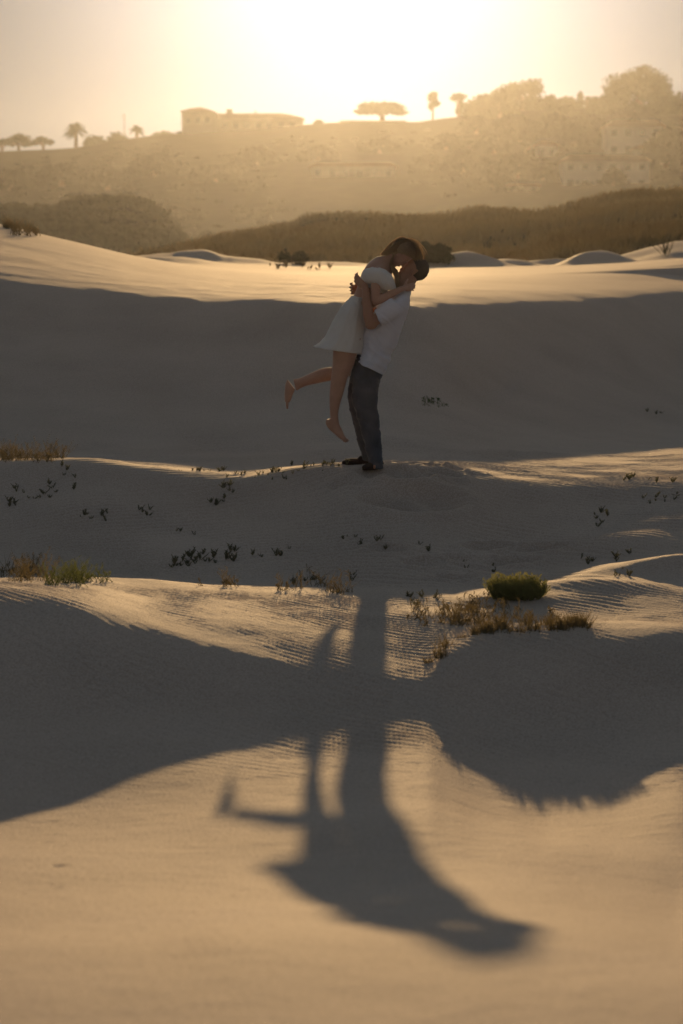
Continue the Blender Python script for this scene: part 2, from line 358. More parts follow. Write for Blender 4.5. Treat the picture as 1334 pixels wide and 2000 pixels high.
# ------------------------------------------------------------------ skyline trees
DH = 600.0
def spot(px, Yb, d=DH, zf=hill_z):
    p = at(px, Yb, d); z = float(zf(np.array([p.x]), np.array([d]))[0])
    return p, z
def slope_d(px, Y, zf):             # distance at which the slope is seen at this row
    ds = np.arange(395, 598, 2.0); p = at(px, Y, 1.0); z = zf(p.x*ds, ds); b = (ZC+ratio(Y)*ds) <= z
    return float(ds[int(np.argmax(b))]) if b.any() else 590.0
def tree(name, label, cat, px, Ytop, Ybase, wpx, blobs, group=None, d=DH, fol=None, dens=1.0, trunk=True, fill=.45, zf=hill_z, leaf=.55):
    """blobs: (dx, z0, rx, rz) as fractions of the tree's width and height, z from the foot"""
    seed = int(px*7+Ytop)
    p = at(px, Ybase, d); zt = at(px, Ytop, d).z
    zg = float(zf(np.array([p.x]), np.array([d]))[0])
    zb = min(p.z, zg) if zg > p.z-3 else p.z
    H = zt-p.z; W = wpx/F*d
    root = empty(name, (p.x, d, zg-.1)); tag(root, label, cat, group)
    L = Leaves(seed); rn = random.Random(seed)
    for (dx, z0, rx, rz) in blobs:
        c = (dx*W, rn.uniform(-.1, .1)*W, p.z-zg+.1+z0*H); rr = (rx*W, rx*W*.8, rz*H)
        n = int(80+dens*rr[0]*rr[2]*70/leaf**1.2*.5)
        L.blob(c, rr, min(n, 2600), leaf, fill)
    L.build('crown', fol or M_FOL, root)
    if trunk:
        top = max(b[1] for b in blobs)*H*.9+p.z-zg+.1
        tube('trunk', [(0, 0, -1), (W*.02, 0, top*.4), (-W*.02, 0, top*.75), (0, 0, top)], [W*.05+.15, W*.04+.1, W*.03+.07, .05], M_BARK, root)
        for k in range(4):
            b = blobs[k % len(blobs)]
            tube('limb', [(0, 0, top*.45), (b[0]*W*.5, rn.uniform(-1, 1), top*.7), (b[0]*W+rn.uniform(-1, 1), rn.uniform(-1.5, 1.5), b[1]*H+p.z-zg)], [.25, .16, .06], M_BARK, root, 5)
    return root
dome = [(0, .55, .42, .42), (-.22, .42, .3, .34), (.24, .45, .3, .34), (.05, .8, .26, .2), (-.3, .2, .25, .22), (.3, .2, .25, .22)]
flat = [(0, .78, .45, .2), (-.25, .7, .25, .14), (.28, .72, .25, .14)]
bush = [(0, .45, .42, .5), (-.28, .3, .25, .34), (.28, .3, .25, .34)]
tree('broad_tree', 'small flat-topped tree, tallest of the group at the far left skyline', 'tree', 36, 263, 299, 52, [(.05, .75, .45, .28), (.3, .55, .22, .2), (-.3, .6, .25, .2)], dens=1.4)
tree('broad_tree', 'thin spreading tree cut by the left edge of the frame', 'tree', 4, 271, 299, 44, flat, dens=1.0)
tree('broad_tree', 'low loose-crowned tree between flat-topped trees and the left palm', 'tree', 84, 266, 291, 42, [(-.1, .7, .35, .28), (.28, .55, .25, .2), (-.35, .5, .2, .2)], dens=1.0)
tree('round_bush', 'round bush just right of the left palm on the skyline', 'bush', 186, 262, 288, 46, bush, trunk=False)
tree('round_bush', 'small uneven bush at the foot of the antenna pole', 'bush', 229, 257, 280, 40, bush, trunk=False)
tree('round_bush', 'low flat hedge-like bush left of the long house', 'bush', 320, 254, 272, 50, bush, trunk=False)
tree('round_bush', 'dark bush against the left end wall of the long house', 'bush', 352, 255, 276, 26, bush, trunk=False)
tree('round_bush', 'tiny round bush between the long house and the low flat-roofed house', 'bush', 622, 232, 246, 20, bush, trunk=False, leaf=.4)
tree('umbrella_pine', 'wide umbrella-shaped pine at the middle of the skyline', 'pine tree', 745, 198, 244, 100, [(0, .62, .5, .2), (-.12, .78, .34, .2), (.1, .74, .36, .2), (-.34, .55, .18, .12), (.36, .52, .17, .12)], dens=2.2, leaf=.5)
tree('slender_tree', 'slender tall tree with small ragged crown right of the umbrella pine', 'tree', 845, 179, 236, 28, [(0, .78, .36, .2), (.25, .58, .28, .1), (-.1, .5, .25, .14), (.1, .9, .25, .1)], dens=1.6, leaf=.4)
tree('slender_tree', 'ragged slim tree standing at the left edge of the tall grove', 'tree', 896, 181, 232, 36, [(0, .85, .45, .14), (-.2, .78, .3, .12), (.1, .55, .2, .2), (0, .3, .2, .2)], dens=1.5, leaf=.4)
tree('grove_tree', 'broad tree at the low left shoulder of the grove', 'tree', 945, 183, 236, 90, dome, 'trees on the right skyline', dens=.9)
tree('grove_tree', 'tall square-shouldered tree, highest of the middle grove', 'tree', 1018, 152, 236, 92, [(.05, .5, .45, .4), (.28, .8, .2, .2), (.0, .78, .3, .16), (-.25, .68, .25, .2), (-.3, .3, .3, .3), (.3, .3, .3, .3)], 'trees on the right skyline', dens=.9)
tree('grove_tree', 'lower tree sloping down right of the tallest grove tree', 'tree', 1072, 184, 234, 44, dome, 'trees on the right skyline')
tree('grove_tree', 'low wide tree in the dip before the big domed tree', 'tree', 1108, 188, 232, 56, dome, 'trees on the right skyline')
tree('grove_tree', 'tree with one small pointed tip between grove and big domed tree', 'tree', 1146, 180, 232, 60, [(0, .5, .45, .4), (-.22, .85, .1, .16), (.25, .5, .25, .3)], 'trees on the right skyline')
tree('grove_tree', 'huge domed tree, tallest on the whole skyline at right', 'tree', 1246, 127, 236, 136, [(0, .42, .5, .42), (-.22, .58, .3, .28), (.22, .6, .28, .28), (.04, .76, .3, .24), (-.36, .38, .18, .18), (.38, .3, .16, .3)], 'trees on the right skyline', dens=.9, leaf=.6)
tree('grove_tree', 'tree right of the huge domed tree with small spiky tips', 'tree', 1322, 180, 232, 60, [(0, .45, .5, .45), (-.2, .85, .06, .14), (.05, .9, .06, .14), (.25, .86, .08, .14)], 'trees on the right skyline')
tree('grove_tree', 'broad tree filling the gap left of the tallest grove tree', 'tree', 975, 172, 250, 80, dome, 'trees on the right skyline', d=585, dens=1.1)
tree('grove_tree', 'dark tree in front of the dip right of the tallest grove tree', 'tree', 1092, 190, 255, 70, dome, 'trees on the right skyline', d=580, dens=1.1)
tree('grove_tree', 'dark tree at the left foot of the huge domed tree', 'tree', 1180, 184, 250, 70, dome, 'trees on the right skyline', d=585, dens=1.1)
tree('grove_tree', 'dark tree at the right foot of the huge domed tree', 'tree', 1296, 186, 255, 70, dome, 'trees on the right skyline', d=580, dens=1.1)
# trees lower on the hill, behind and between the pale houses
SL = [(965, 262, 300, 80, 520, 'broad tree on the slope below the low left shoulder of the grove'), (1030, 250, 300, 110, 530, 'wide tree on the slope below the tallest grove tree'),
      (1120, 235, 290, 110, 530, 'wide dark tree above the lower white house'), (1010, 300, 350, 90, 480, 'rounded tree left of the lower white house'),
      (1300, 250, 330, 90, 470, 'dark tree at the right edge below the skyline trees'), (1198, 328, 362, 46, 398, 'small round tree in front of the lower white house'),
      (905, 290, 340, 90, 500, 'rounded tree low on the hazy slope below the slim ragged tree'), (1310, 330, 372, 70, 420, 'low tree at the right edge beside the lower white house'),
      (840, 300, 335, 80, 500, 'faint low tree on the slope under the slender tall tree'), (500, 285, 325, 90, 520, 'faint wide tree on the slope under the long house'),
      (300, 300, 345, 100, 500, 'faint broad tree on the slope below the skyline hedge'), (120, 320, 365, 110, 480, 'dark broad tree on the slope below the left palm'),
      (930, 225, 262, 70, 0, 'rounded tree just below the slim ragged tree on the slope'), (1000, 222, 268, 90, 0, 'broad tree directly below the grove shoulder'), (1085, 220, 270, 80, 0, 'rounded tree below the dip right of the grove'),
      (1150, 222, 268, 80, 0, 'broad tree left of the upper white house'), (1240, 205, 240, 90, 0, 'low tree directly behind the upper white house'), (960, 330, 372, 90, 0, 'low wide tree at the slope foot left of the tiny shed'),
      (1060, 325, 352, 60, 0, 'small tree between the tiny shed and the lower white house'), (870, 262, 292, 70, 0, 'faint tree right below the slender tall tree'), (740, 270, 300, 80, 0, 'faint low tree below the umbrella pine'),
      (620, 285, 315, 90, 0, 'faint low tree above the long house in the haze'), (420, 320, 356, 100, 0, 'faint broad tree low on the slope left of the hazy long house'), (210, 330, 372, 90, 0, 'dim tree low on the slope above the dark scrub ridge'),
      (20, 330, 372, 90, 0, 'dim tree at the left edge of the slope')]
for (px, yt, yb_, w, d, lab) in SL:
    d = slope_d(px, yb_, hill_z)
    tree('slope_tree', lab, 'tree', px, yt, yb_, w, dome, 'trees on the hazy slope', d=d, fol=M_DARKFOL, dens=.9, trunk=True, leaf=.7)
def palm(label, px, Ytop, Ybase, wpx, n, ang, d=DH):
    p = at(px, Ybase, d); zt = at(px, Ytop, d).z; zg = float(hill_z(np.array([p.x]), np.array([d]))[0])
    H = zt-zg; W = wpx/F*d
    root = empty('palm_tree', (p.x, d, zg)); tag(root, label, 'palm tree')
    ch = H-W*.36
    tube('trunk', [(0, 0, -1), (.1, 0, ch*.5), (0, 0, ch)], [.5, .42, .5], M_BARK, root)
    L = Leaves(px); rn = random.Random(px)
    for k in range(n):
        az = rn.uniform(0, 2*math.pi); el = rn.uniform(-.35, 1.35); l = W*.52*rn.uniform(.8, 1.1)
        dv = np.array([math.cos(az)*math.cos(el), math.sin(az)*math.cos(el), math.sin(el)]); pts = []
        for j in range(12):
            t = j/11; pts.append(np.array([0, 0, ch])+dv*l*t+np.array([0, 0, -l*.42*t*t]))
        for j in range(1, 12):
            for sd_ in (-1, 1):
                side = np.cross(dv, [0, 0, 1.0]); side /= np.linalg.norm(side)+1e-6
                tip = pts[j]+(side*sd_*.75+dv*.5+np.array([0, 0, -.35]))*l*.26*math.sin(math.pi*(j/12)**.7)
                L.blade(pts[j], tip, .16, 0, 1)
    L.build('frond', M_FOL, root)
    return root
palm('palm with wide fan of fronds standing alone on the left skyline', 148, 236, 288, 50, 60, 0)
palm('shorter palm peeping over bushes right of the antenna pole', 267, 242, 275, 36, 45, 0)
# antenna pole
p, z = spot(243, 262); root = empty('antenna_pole', (p.x, DH, z-.2)); tag(root, 'thin antenna pole rising from bushes on the left skyline', 'pole')
M_METAL = simple('grey_metal', (.2, .2, .2), .5, .1, 2)
top = at(243, 219, DH).z-z
tube('mast', [(0, 0, 0), (0, 0, top)], [.12, .07], M_METAL, root, 6)
tube('crossbar', [(-.9, 0, top*.86), (.9, 0, top*.86)], [.06, .06], M_METAL, root, 5)
tube('aerial', [(-.5, 0, top*.95), (.5, 0, top*.95)], [.04, .04], M_METAL, root, 5)
# ------------------------------------------------------------------ houses
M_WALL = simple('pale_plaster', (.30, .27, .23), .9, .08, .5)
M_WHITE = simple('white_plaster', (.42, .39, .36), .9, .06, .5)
M_ROOF = simple('roof_tiles', (.22, .13, .09), .85, .25, 1.5)
M_GLASS = simple('window_glass', (.03, .035, .04), .15, .1, 1, spec=.5)
M_FRAME = simple('window_frame', (.28, .26, .24), .6, .05, 2)
def prism(name, prof, y0, y1, m, parent):     # prof: (x, z) outline extruded between y0 and y1
    bm = bmesh.new(); a = [bm.verts.new((x, y0, z)) for x, z in prof]; b = [bm.verts.new((x, y1, z)) for x, z in prof]
    bm.faces.new(a); bm.faces.new(b[::-1]); n = len(prof)
    for i in range(n): bm.faces.new([a[i], b[i], b[(i+1) % n], a[(i+1) % n]])
    bmesh.ops.recalc_face_normals(bm, faces=bm.faces)
    me = bpy.data.meshes.new(name); bm.to_mesh(me); bm.free(); return link(name, me, m, parent)
def bx(name, x0, x1, y0, y1, z0, z1, m, parent): return prism(name, [(x0, z0), (x1, z0), (x1, z1), (x0, z1)], y0, y1, m, parent)
def window(x0, x1, z0, z1, y, parent):
    f = bx('window', x0, x1, y-.12, y+.1, z0, z1, M_FRAME, parent)
    bx('pane', x0+.12, x1-.12, y-.16, y-.125, z0+.12, z1-.12, M_GLASS, f)
def house(label, x0px, x1px, Yt, Yb, d, depth=8, m=None, gable=None, wins=4, rows=1, dy=0):
    if d < 590: d = slope_d((x0px+x1px)/2, Yb, hill_z)
    a = at(x0px, Yb, d); b = at(x1px, Yt, d); cx = (a.x+b.x)/2; w = b.x-a.x; h = b.z-a.z
    root = empty('house', (cx, d, a.z-1.5)); tag(root, label, 'house')
    rh = h*.28 if gable is None else gable
    H = h+1.5-rh
    bx('wall', -w/2, w/2, 0, depth, -2, H, m or M_WHITE, root)
    prism('roof', [(-w/2-.5, H+.003), (w/2+.5, H+.003), (w/2-rh*1.1, H+rh), (-w/2+rh*1.1, H+rh)], -.5, depth+.5, M_ROOF, root)
    fh = H/rows
    for r in range(rows):
        for k in range(wins):
            xc = -w/2+w*(k+.5)/wins
            window(xc-w/wins*.22, xc+w/wins*.22, fh*r+fh*.45, fh*r+fh*.85, 0, root)
    return root
# long house on the skyline
d = DH; g0 = at(353, 262, d); e1 = at(595, 240, d); X = lambda px: at(px, 230, d).x-g0.x; Zp = lambda Y: at(500, Y, d).z-g0.z+1.5
root = empty('long_house', (g0.x, d, g0.z-1.5)); tag(root, 'long low house with gabled left end and chimney on the skyline', 'house')
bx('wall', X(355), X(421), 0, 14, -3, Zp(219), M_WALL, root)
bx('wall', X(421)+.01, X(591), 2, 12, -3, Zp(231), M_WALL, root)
prism('roof', [(X(352), Zp(218.7)), (X(352), Zp(217)), (X(372), Zp(212)), (X(391), Zp(209.5)), (X(402), Zp(212)), (X(423), Zp(219)), (X(423), Zp(220.5))], -1, 15, M_ROOF, root)
rf = prism('roof', [(X(423)+.01, Zp(230.8)), (X(423)+.01, Zp(221)), (X(548), Zp(220.5)), (X(566), Zp(223)), (X(594), Zp(230)), (X(594), Zp(231))], 1, 13, M_ROOF, root)
bx('chimney', X(440), X(452), 5, 7, Zp(223), Zp(211), M_WALL, rf); bx('vent', X(496), X(499), 5, 5.5, Zp(222), Zp(213), M_METAL, rf)
for k in range(3): window(X(362+k*19), X(372+k*19), Zp(240), Zp(228), 0, root)
for k in range(7): window(X(432+k*22), X(444+k*22), Zp(250), Zp(237), 2, root)
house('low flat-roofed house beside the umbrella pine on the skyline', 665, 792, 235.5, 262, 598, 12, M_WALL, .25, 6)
house('upper white house with hipped roof on the right slope', 1185, 1296, 236, 300, 480, 10, None, 1.2, 4, 2)
house('white annex house attached right of and below the upper white house', 1240, 1330, 282, 322, 455, 9, None, .9, 4)
house('lower white house, widest of the pale houses on the right slope', 1100, 1268, 303, 362, 420, 10, None, 1.2, 6, 2)
house('small white house left of and above the lower white house', 1048, 1088, 276, 306, 470, 8, None, .9, 2)
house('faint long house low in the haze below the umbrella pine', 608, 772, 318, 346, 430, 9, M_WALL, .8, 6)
house('tiny low shed in the haze left of the lower white house', 990, 1052, 360, 372, 330, 6, M_WALL, .3, 3)
# ------------------------------------------------------------------ scrub and grass on the far slopes (uncountable)
def scatter(zf, n, x0, x1, y0, y1, seed):
    r = np.random.default_rng(seed); x = r.uniform(x0, x1, n); y = r.uniform(y0, y1, n)
    x = x*y/y1
    return np.stack([x, y, zf(x, y)], 1), r
L = Leaves(61); P, r = scatter(hill_z, 1300, -150, 150, 395, 596, 62)
keep = (vnoise(P[:, 0]/30, P[:, 1]/40, 7) > -.2) & (P[:, 1] < 575)
for q in P[keep]:
    s_ = r.uniform(.6, 1.5)*(1 if q[1] < 520 else .5); L.blob(q+[0, 0, s_*.1], (s_*1.8, s_*1.6, s_*.5), 26, .8, .4, None, .8)
tag(L.build('hillside_scrub', M_DARKFOL), 'dark scrub covering the hazy hillside', kind='stuff')
L = Leaves(63); P, r = scatter(lridge_z, 1500, -66, 10, 207, 296, 64)
for q in P:
    s_ = r.uniform(.5, 1.4); L.blob(q+[0, 0, s_*.15], (s_*1.3, s_, s_*.45), 26, .5, .4)
tag(L.build('ridge_scrub', M_FOL2), 'scrub covering the low dark ridge at left', kind='stuff')
def grass_mass(name, zf, n, x0, x1, y0, y1, h, w, seed, m, label, thr=-1, bl=5):
    P, r = scatter(zf, n, x0, x1, y0, y1, seed)
    P = P[vnoise(P[:, 0]/5, P[:, 1]/7, seed) > thr]
    n = len(P); B = np.repeat(P, bl, 0); k = len(B)
    B[:, :2] += r.normal(size=(k, 2))*h*.3
    hh = h*r.uniform(.5, 1.2, k)*(0.6+1.0*(vnoise(B[:, 0]/3, B[:, 1]/3, seed+1)+.5))
    T = B+np.stack([r.normal(size=k)*hh*.45+hh*.15, r.normal(size=k)*hh*.4, hh], 1)
    S = np.stack([np.full(k, w/2), r.normal(size=k)*w*.3, np.zeros(k)], 1)
    B[:, 2] -= .05
    M_ = (B+T)/2+np.array([0, 0, 1])*hh[:, None]*.1
    v = np.stack([B-S, B+S, M_+S*.8, M_-S*.8, T], 1).reshape(-1, 3)
    b = np.arange(k)*5
    q = np.concatenate([np.stack([b, b+1, b+2], 1), np.stack([b, b+2, b+3], 1), np.stack([b+3, b+2, b+4], 1)])
    return tag(link(name, mesh_np(name, v, q, False), m), label, kind='stuff')
grass_mass('ridge_grass', vridge_z, 13000, -40, 40, 71, 150, .40, .08, 71, M_DRYG, 'rough marram grass covering the long dune ridge', -.3)
grass_mass('ridge_grass', nridge_z, 5000, 3, 26, 62, 90, .34, .05, 73, M_DRYG, 'rough grass covering the nearer dune at right', -.25)
# ------------------------------------------------------------------ plants on the dunes
def hit(px, Y, d0=6.0, d1=60.0):    # where the sight line through this spot of the photo meets the sand
    ds = np.arange(d0, d1, 0.03); k = ratio(Y); p = at(px, Y, 1.0)
    z = sand_z(p.x*ds, ds); below = (ZC+k*ds) <= z
    i = int(np.argmax(below)) if below.any() else len(ds)-1
    return float(p.x*ds[i]), float(ds[i]), float(z[i])
M_SPRIG = simple('fleshy_leaves', (.12, .112, .08), .6, .35, 30, spec=.3, trans=.3, tcol=(.14, .14, .05))
M_TUFT = simple('fine_dry_grass', (.13, .11, .065), .8, .35, 12, spec=.1, trans=.3, tcol=(.22, .17, .08))
M_GREEN = simple('fresh_green_leaves', (.085, .105, .045), .7, .35, 20, spec=.15, trans=.35, tcol=(.17, .19, .06))
ORD = 'first second third fourth fifth sixth seventh eighth ninth tenth eleventh twelfth thirteenth fourteenth fifteenth sixteenth seventeenth eighteenth nineteenth twentieth'.split()
ORD += ['twenty-'+k for k in ORD[:9]]+['thirtieth']+['thirty-'+k for k in ORD[:9]]
M_BUSHY = simple('yellow_green_leaves', (.12, .13, .055), .7, .35, 20, spec=.1, trans=.45, tcol=(.26, .26, .09))
def sprigs(label, boxes, n, h, seed, m=None, kind='sprig', cat='small plant', name='dune_plant', d0=6.0, w=1.0):
    rn = random.Random(seed); L = Leaves(seed); base = None; n = max(2, int(n*(.56 if kind == 'sprig' else .45))); made = []
    for k in range(n):
        b = boxes[k % len(boxes)]
        px, Y = rn.uniform(b[0], b[1]), rn.uniform(b[2], b[3])
        x, y, z = hit(px, Y, d0)
        x += rn.gauss(0, .02); y += rn.gauss(0, .05); z = ground(x, y)-.006
        if kind == 'sprig':         # every little plant is a thing of its own
            L = Leaves(seed*50+k); hh = h*rn.uniform(.55, 1.35)
            for st in range(rn.choice((2, 3, 4))):
                o = np.array([rn.gauss(0, .012), rn.gauss(0, .012), 0])*w
                lean = np.array([rn.gauss(.08, .38), rn.gauss(0, .35), 1.0]); tip = o+lean/np.linalg.norm(lean)*hh*rn.uniform(.6, 1)
                L.blade([0, 0, 0], tip, .004*w, 0, 2)
                nl = 5+int(min(hh, .12)*60)
                for j in range(nl):
                    t = .25+.75*j/nl; p = tip*t; az = rn.uniform(0, 6.28); l = min(hh*.30, .05*w)*(1.15-t*.5)
                    q = p+np.array([math.cos(az)*l*.8, math.sin(az)*l*.8, l*.65])
                    L.blade(p, q, l*.34, 0, 2)
            o = L.build(name, m or M_SPRIG); o.location = (x, y, z); made.append(o)
            continue
        if base is None: base = (x, y, z)
        o = np.array([x-base[0], y-base[1], z-base[2]]); hh = h*rn.uniform(.35, 1.2)
        for st in range(rn.randint(5, 11)):
            az = rn.uniform(0, 6.28); s = rn.uniform(.1, .8)
            tip = o+np.array([math.cos(az)*s*hh, math.sin(az)*s*hh, hh*rn.uniform(.5, 1.1)])
            b0 = o+np.array([rn.gauss(0, .025), rn.gauss(0, .025), 0])
            L.blade(b0, tip, .0038*w, hh*.15*rn.random(), 3)
            if rn.random() < .35:
                for j in range(5):
                    q = tip-(tip-b0)*.08*j; L.blade(q, q+np.array([rn.gauss(0, .012), rn.gauss(0, .012), .014]), .006, 0, 1)
    made.sort(key=lambda o_: o_.location.x/o_.location.y)
    for k, o in enumerate(made):
        tag(o, label+', '+('leftmost' if k == 0 else 'rightmost' if k == len(made)-1 else ORD[k]+' from the left'), cat, label)
    if kind != 'sprig':
        o = L.build(name, m or M_TUFT); o.location = base; tag(o, label, kind='stuff')
sprigs('tiny upright sprig on the lit strip left of the couple', [(342, 398, 917, 922), (412, 440, 916, 922)], 22, .045, 101)
sprigs("leafy sprig in the dense band left of the man's shoes", [(520, 610, 914, 924), (500, 560, 924, 934), (560, 650, 908, 914), (600, 690, 906, 911)], 60, .05, 102)
sprigs('tiny sprig at the dip of the lit crest', [(440, 500, 925, 933)], 12, .04, 103)
sprigs('dark sprig on the slope below the dip of the crest', [(430, 455, 948, 962), (402, 448, 968, 992)], 26, .06, 104)
sprigs('small dark sprig in the patch low under the left crest', [(164, 178, 998, 1014), (185, 218, 996, 1012)], 18, .055, 105)
sprigs('small dark sprig just right of the low left patch', [(268, 284, 996, 1000), (285, 304, 1006, 1010)], 10, .05, 106)
sprigs('dark sprig at the left edge halfway down the slope', [(0, 40, 980, 992), (60, 92, 965, 975), (20, 50, 955, 970)], 26, .06, 107)
sprigs('faint sprig close under the left crest beside the dry grass', [(120, 136, 915, 930), (95, 120, 950, 965), (138, 160, 950, 962)], 16, .06, 108)
sprigs('tiny plant alone on the left middle of the shaded slope', [(350, 365, 1040, 1044), (380, 390, 1044, 1052)], 7, .05, 109)
sprigs('dark leafy sprig in the largest patch on the shaded slope', [(328, 370, 1095, 1112), (360, 395, 1086, 1102), (430, 456, 1078, 1098), (400, 420, 1088, 1096)], 46, .07, 110)
sprigs('tiny plant just right of the largest dark patch', [(495, 508, 1084, 1090)], 4, .05, 111)
sprigs('small slanting plant alone above the lit sand bank', [(541, 566, 1074, 1088)], 7, .06, 112)
sprigs('small sprig on the shaded slope straight below the couple', [(670, 692, 1044, 1056), (700, 725, 1060, 1072), (730, 756, 1056, 1068)], 18, .05, 113)
sprigs("little plant at the slope foot beside the legs' shadow", [(685, 708, 1120, 1134), (812, 826, 1062, 1076)], 8, .055, 114)
sprigs('sprig in the row on the rippled crest at the right edge', [(1210, 1240, 930, 940), (1262, 1330, 938, 946)], 20, .055, 115)
sprigs('dark sprig in the shaded hollow at the right edge', [(1250, 1330, 968, 982)], 18, .045, 116)
sprigs('thin twig on the small lit hummock at right', [(1165, 1225, 998, 1010), (1160, 1180, 1012, 1030)], 16, .06, 117)
sprigs('low sprig along the lower right hummock', [(1170, 1250, 1084, 1096), (1140, 1160, 1092, 1100), (1200, 1230, 1115, 1130)], 30, .055, 118)
sprigs('tiny plant on the slope foot left of the green bush', [(938, 962, 1110, 1122), (900, 915, 1100, 1108)], 8, .045, 119)
sprigs('low grassy patch on the far shaded dune face right of the couple', [(826, 872, 785, 794)], 26, .07, 120, M_GREEN, 'tuft', None, 'grass')
sprigs('small dark plant on the far dune at the right edge', [(1268, 1300, 806, 812)], 6, .06, 121)
sprigs('tall feathery dry grass on the crest at the left edge', [(0, 45, 892, 902), (45, 125, 893, 898), (20, 100, 897, 903)], 90, .16, 122, kind='tuft', cat=None, name='grass')
sprigs('brownish green grass above the lit bank at the left edge', [(0, 70, 1118, 1138), (20, 90, 1125, 1136)], 60, .17, 123, kind='tuft', cat=None, name='grass')
sprigs('green and golden grass beside the start of the lit bank', [(90, 200, 1134, 1144), (120, 190, 1128, 1140)], 70, .15, 124, M_GREEN, 'tuft', None, 'grass')
sprigs('sparse thin grass on the rim of the lit bank left of the shadow', [(392, 455, 1140, 1150)], 14, .13, 125, kind='tuft', cat=None, name='grass')
sprigs('grass and dark leaves on the rim of the lit bank by the woman\'s foot shadow', [(535, 640, 1142, 1156), (640, 680, 1148, 1158)], 32, .14, 126, kind='tuft', cat=None, name='grass')
sprigs("dark sprig on the bank rim left of the legs' shadow", [(570, 600, 1132, 1140), (600, 625, 1134, 1140)], 12, .07, 127)
sprigs("pale sprig on the lit bank right of the legs' shadow", [(785, 860, 1164, 1186)], 20, .06, 128)
sprigs('golden grass spreading below the green bush on the lit bank', [(800, 870, 1192, 1222), (860, 960, 1182, 1206), (880, 1000, 1178, 1196)], 70, .09, 129, kind='tuft', cat=None, name='grass')
sprigs('grass along the shaded rim of the right bank casting spiky shadows', [(835, 940, 1216, 1222), (880, 1000, 1210, 1222), (940, 1100, 1204, 1216), (840, 1060, 1216, 1224)], 70, .12, 130, M_TUFT, 'tuft', None, 'grass')
sprigs('dark marram grass on top of the high dune at the left edge', [(0, 30, 440, 448), (20, 75, 448, 462)], 70, .2, 131, M_DRYG, 'tuft', None, 'grass', 30, 3)
sprigs('dark bushy plant on the far small dune at right edge', [(1288, 1306, 498, 505)], 12, .55, 132, M_FOL, 'sprig', 'plant', 'dune_plant', 30, 1.0)
sprigs('straggly low plant beyond the sand flat left of the couple', [(515, 575, 520, 526), (590, 650, 522, 527)], 26, .14, 133, M_DRYG, 'sprig', 'plants', 'dune_plant', 30, 1.0)
def bush_at(label, px, Y, w, h, n, leaf, m, seed, blades=0, d0=30):
    x, y, z = hit(px, Y, d0); L = Leaves(seed); rn = random.Random(seed)
    root = empty('bush', (x, y, z-.02)); tag(root, label, 'bush')
    for k in range(6):
        c = (rn.uniform(-.32, .32)*w, rn.uniform(-.25, .25)*w, h*rn.uniform(.25, .55))
        L.blob(c, (w*.24, w*.22, h*.40), n//6, leaf, .3, None, .3)
    for k in range(blades):
        az = rn.uniform(0, 6.28); rr = rn.uniform(0, .46)*w; b = np.array([math.cos(az)*rr, math.sin(az)*rr*.8, 0]); lean = rn.uniform(.3, 1.5)
        hh = h*rn.uniform(.3, 1.2)*(1-.35*(rr/w/.46)**2); tip = b+np.array([math.cos(az)*hh*lean*.5+rn.gauss(0, .02), math.sin(az)*hh*lean*.5, hh])
        L.blade(b, tip, .006, .02, 3)
        for j in range(6):
            p = b+(tip-b)*(.35+.11*j); q = p+np.array([rn.gauss(0, .016), rn.gauss(0, .016), .02]); L.blade(p, q, .008, 0, 1)
    L.build('foliage', m, root)
    for k in range(5):
        a = rn.uniform(0, 6.28); tube('stem', [(0, 0, -.05), (math.cos(a)*w*.12, math.sin(a)*w*.1, h*.3), (math.cos(a)*w*.26, math.sin(a)*w*.2, h*.55)], [w*.012, w*.009, w*.005], M_BARK, root, 5)
    return root
L = Leaves(140); rn = random.Random(140); b0 = None
for k in range(46):                 # clumps along the brink of the right bank
    px = rn.uniform(836, 1150); q = float(curve1(CXB, BR_D, np.array([px]))[0])+rn.uniform(-.05, .30); x = xat(px, q, 1240); z = ground(x, q)-.01
    if b0 is None: b0 = (x, q, z)
    o = np.array([x-b0[0], q-b0[1], z-b0[2]]); hh = rn.uniform(.035, .115)
    for st in range(22):
        az = rn.uniform(0, 6.28); t_ = rn.uniform(0, .75); f_ = o+np.array([rn.gauss(0, .018), rn.gauss(0, .03), 0])
        L.blade(f_, f_+np.array([math.cos(az)*t_*hh, math.sin(az)*t_*hh, hh*rn.uniform(.6, 1.1)]), .005, hh*.1*rn.random(), 2)
o = L.build('grass', M_TUFT); o.location = b0; tag(o, 'short dry grass fringing the brink of the right bank, casting a feathery shadow', kind='stuff')
bush_at('bright green bush at the right end of the lit bank', 1008, 1168, .36, .15, 30, .016, M_BUSHY, 201, 620, 6)
bush_at('round grey-green bush behind the man\'s head', 848, 514, 1.0, .60, 900, .09, M_FOL2, 202)
bush_at('sparse grey-green bush at the foot of the grassy dune left of the couple', 572, 516, .75, .42, 420, .08, M_FOL2, 203)
# glinting grains lying on the near sand
rg = np.random.default_rng(77); n = 7000
x = rg.uniform(-2.6, 2.6, n); y = rg.uniform(5.4, 16.5, n); x = x*y/12; z = sand_z(x, y)+.0012
L = Leaves(78); L.rng = rg; L.quads(np.stack([x, y, z], 1), .0028, 1.0, 1.2)
M_MICA, nt_, b_ = mat('mica'); b_.inputs['Base Color'].default_value = (.85, .75, .6, 1); b_.inputs['Metallic'].default_value = .9; b_.inputs['Roughness'].default_value = .6
tag(L.build('mica_grains', M_MICA), 'tiny glinting grains on the sunlit sand', kind='stuff')
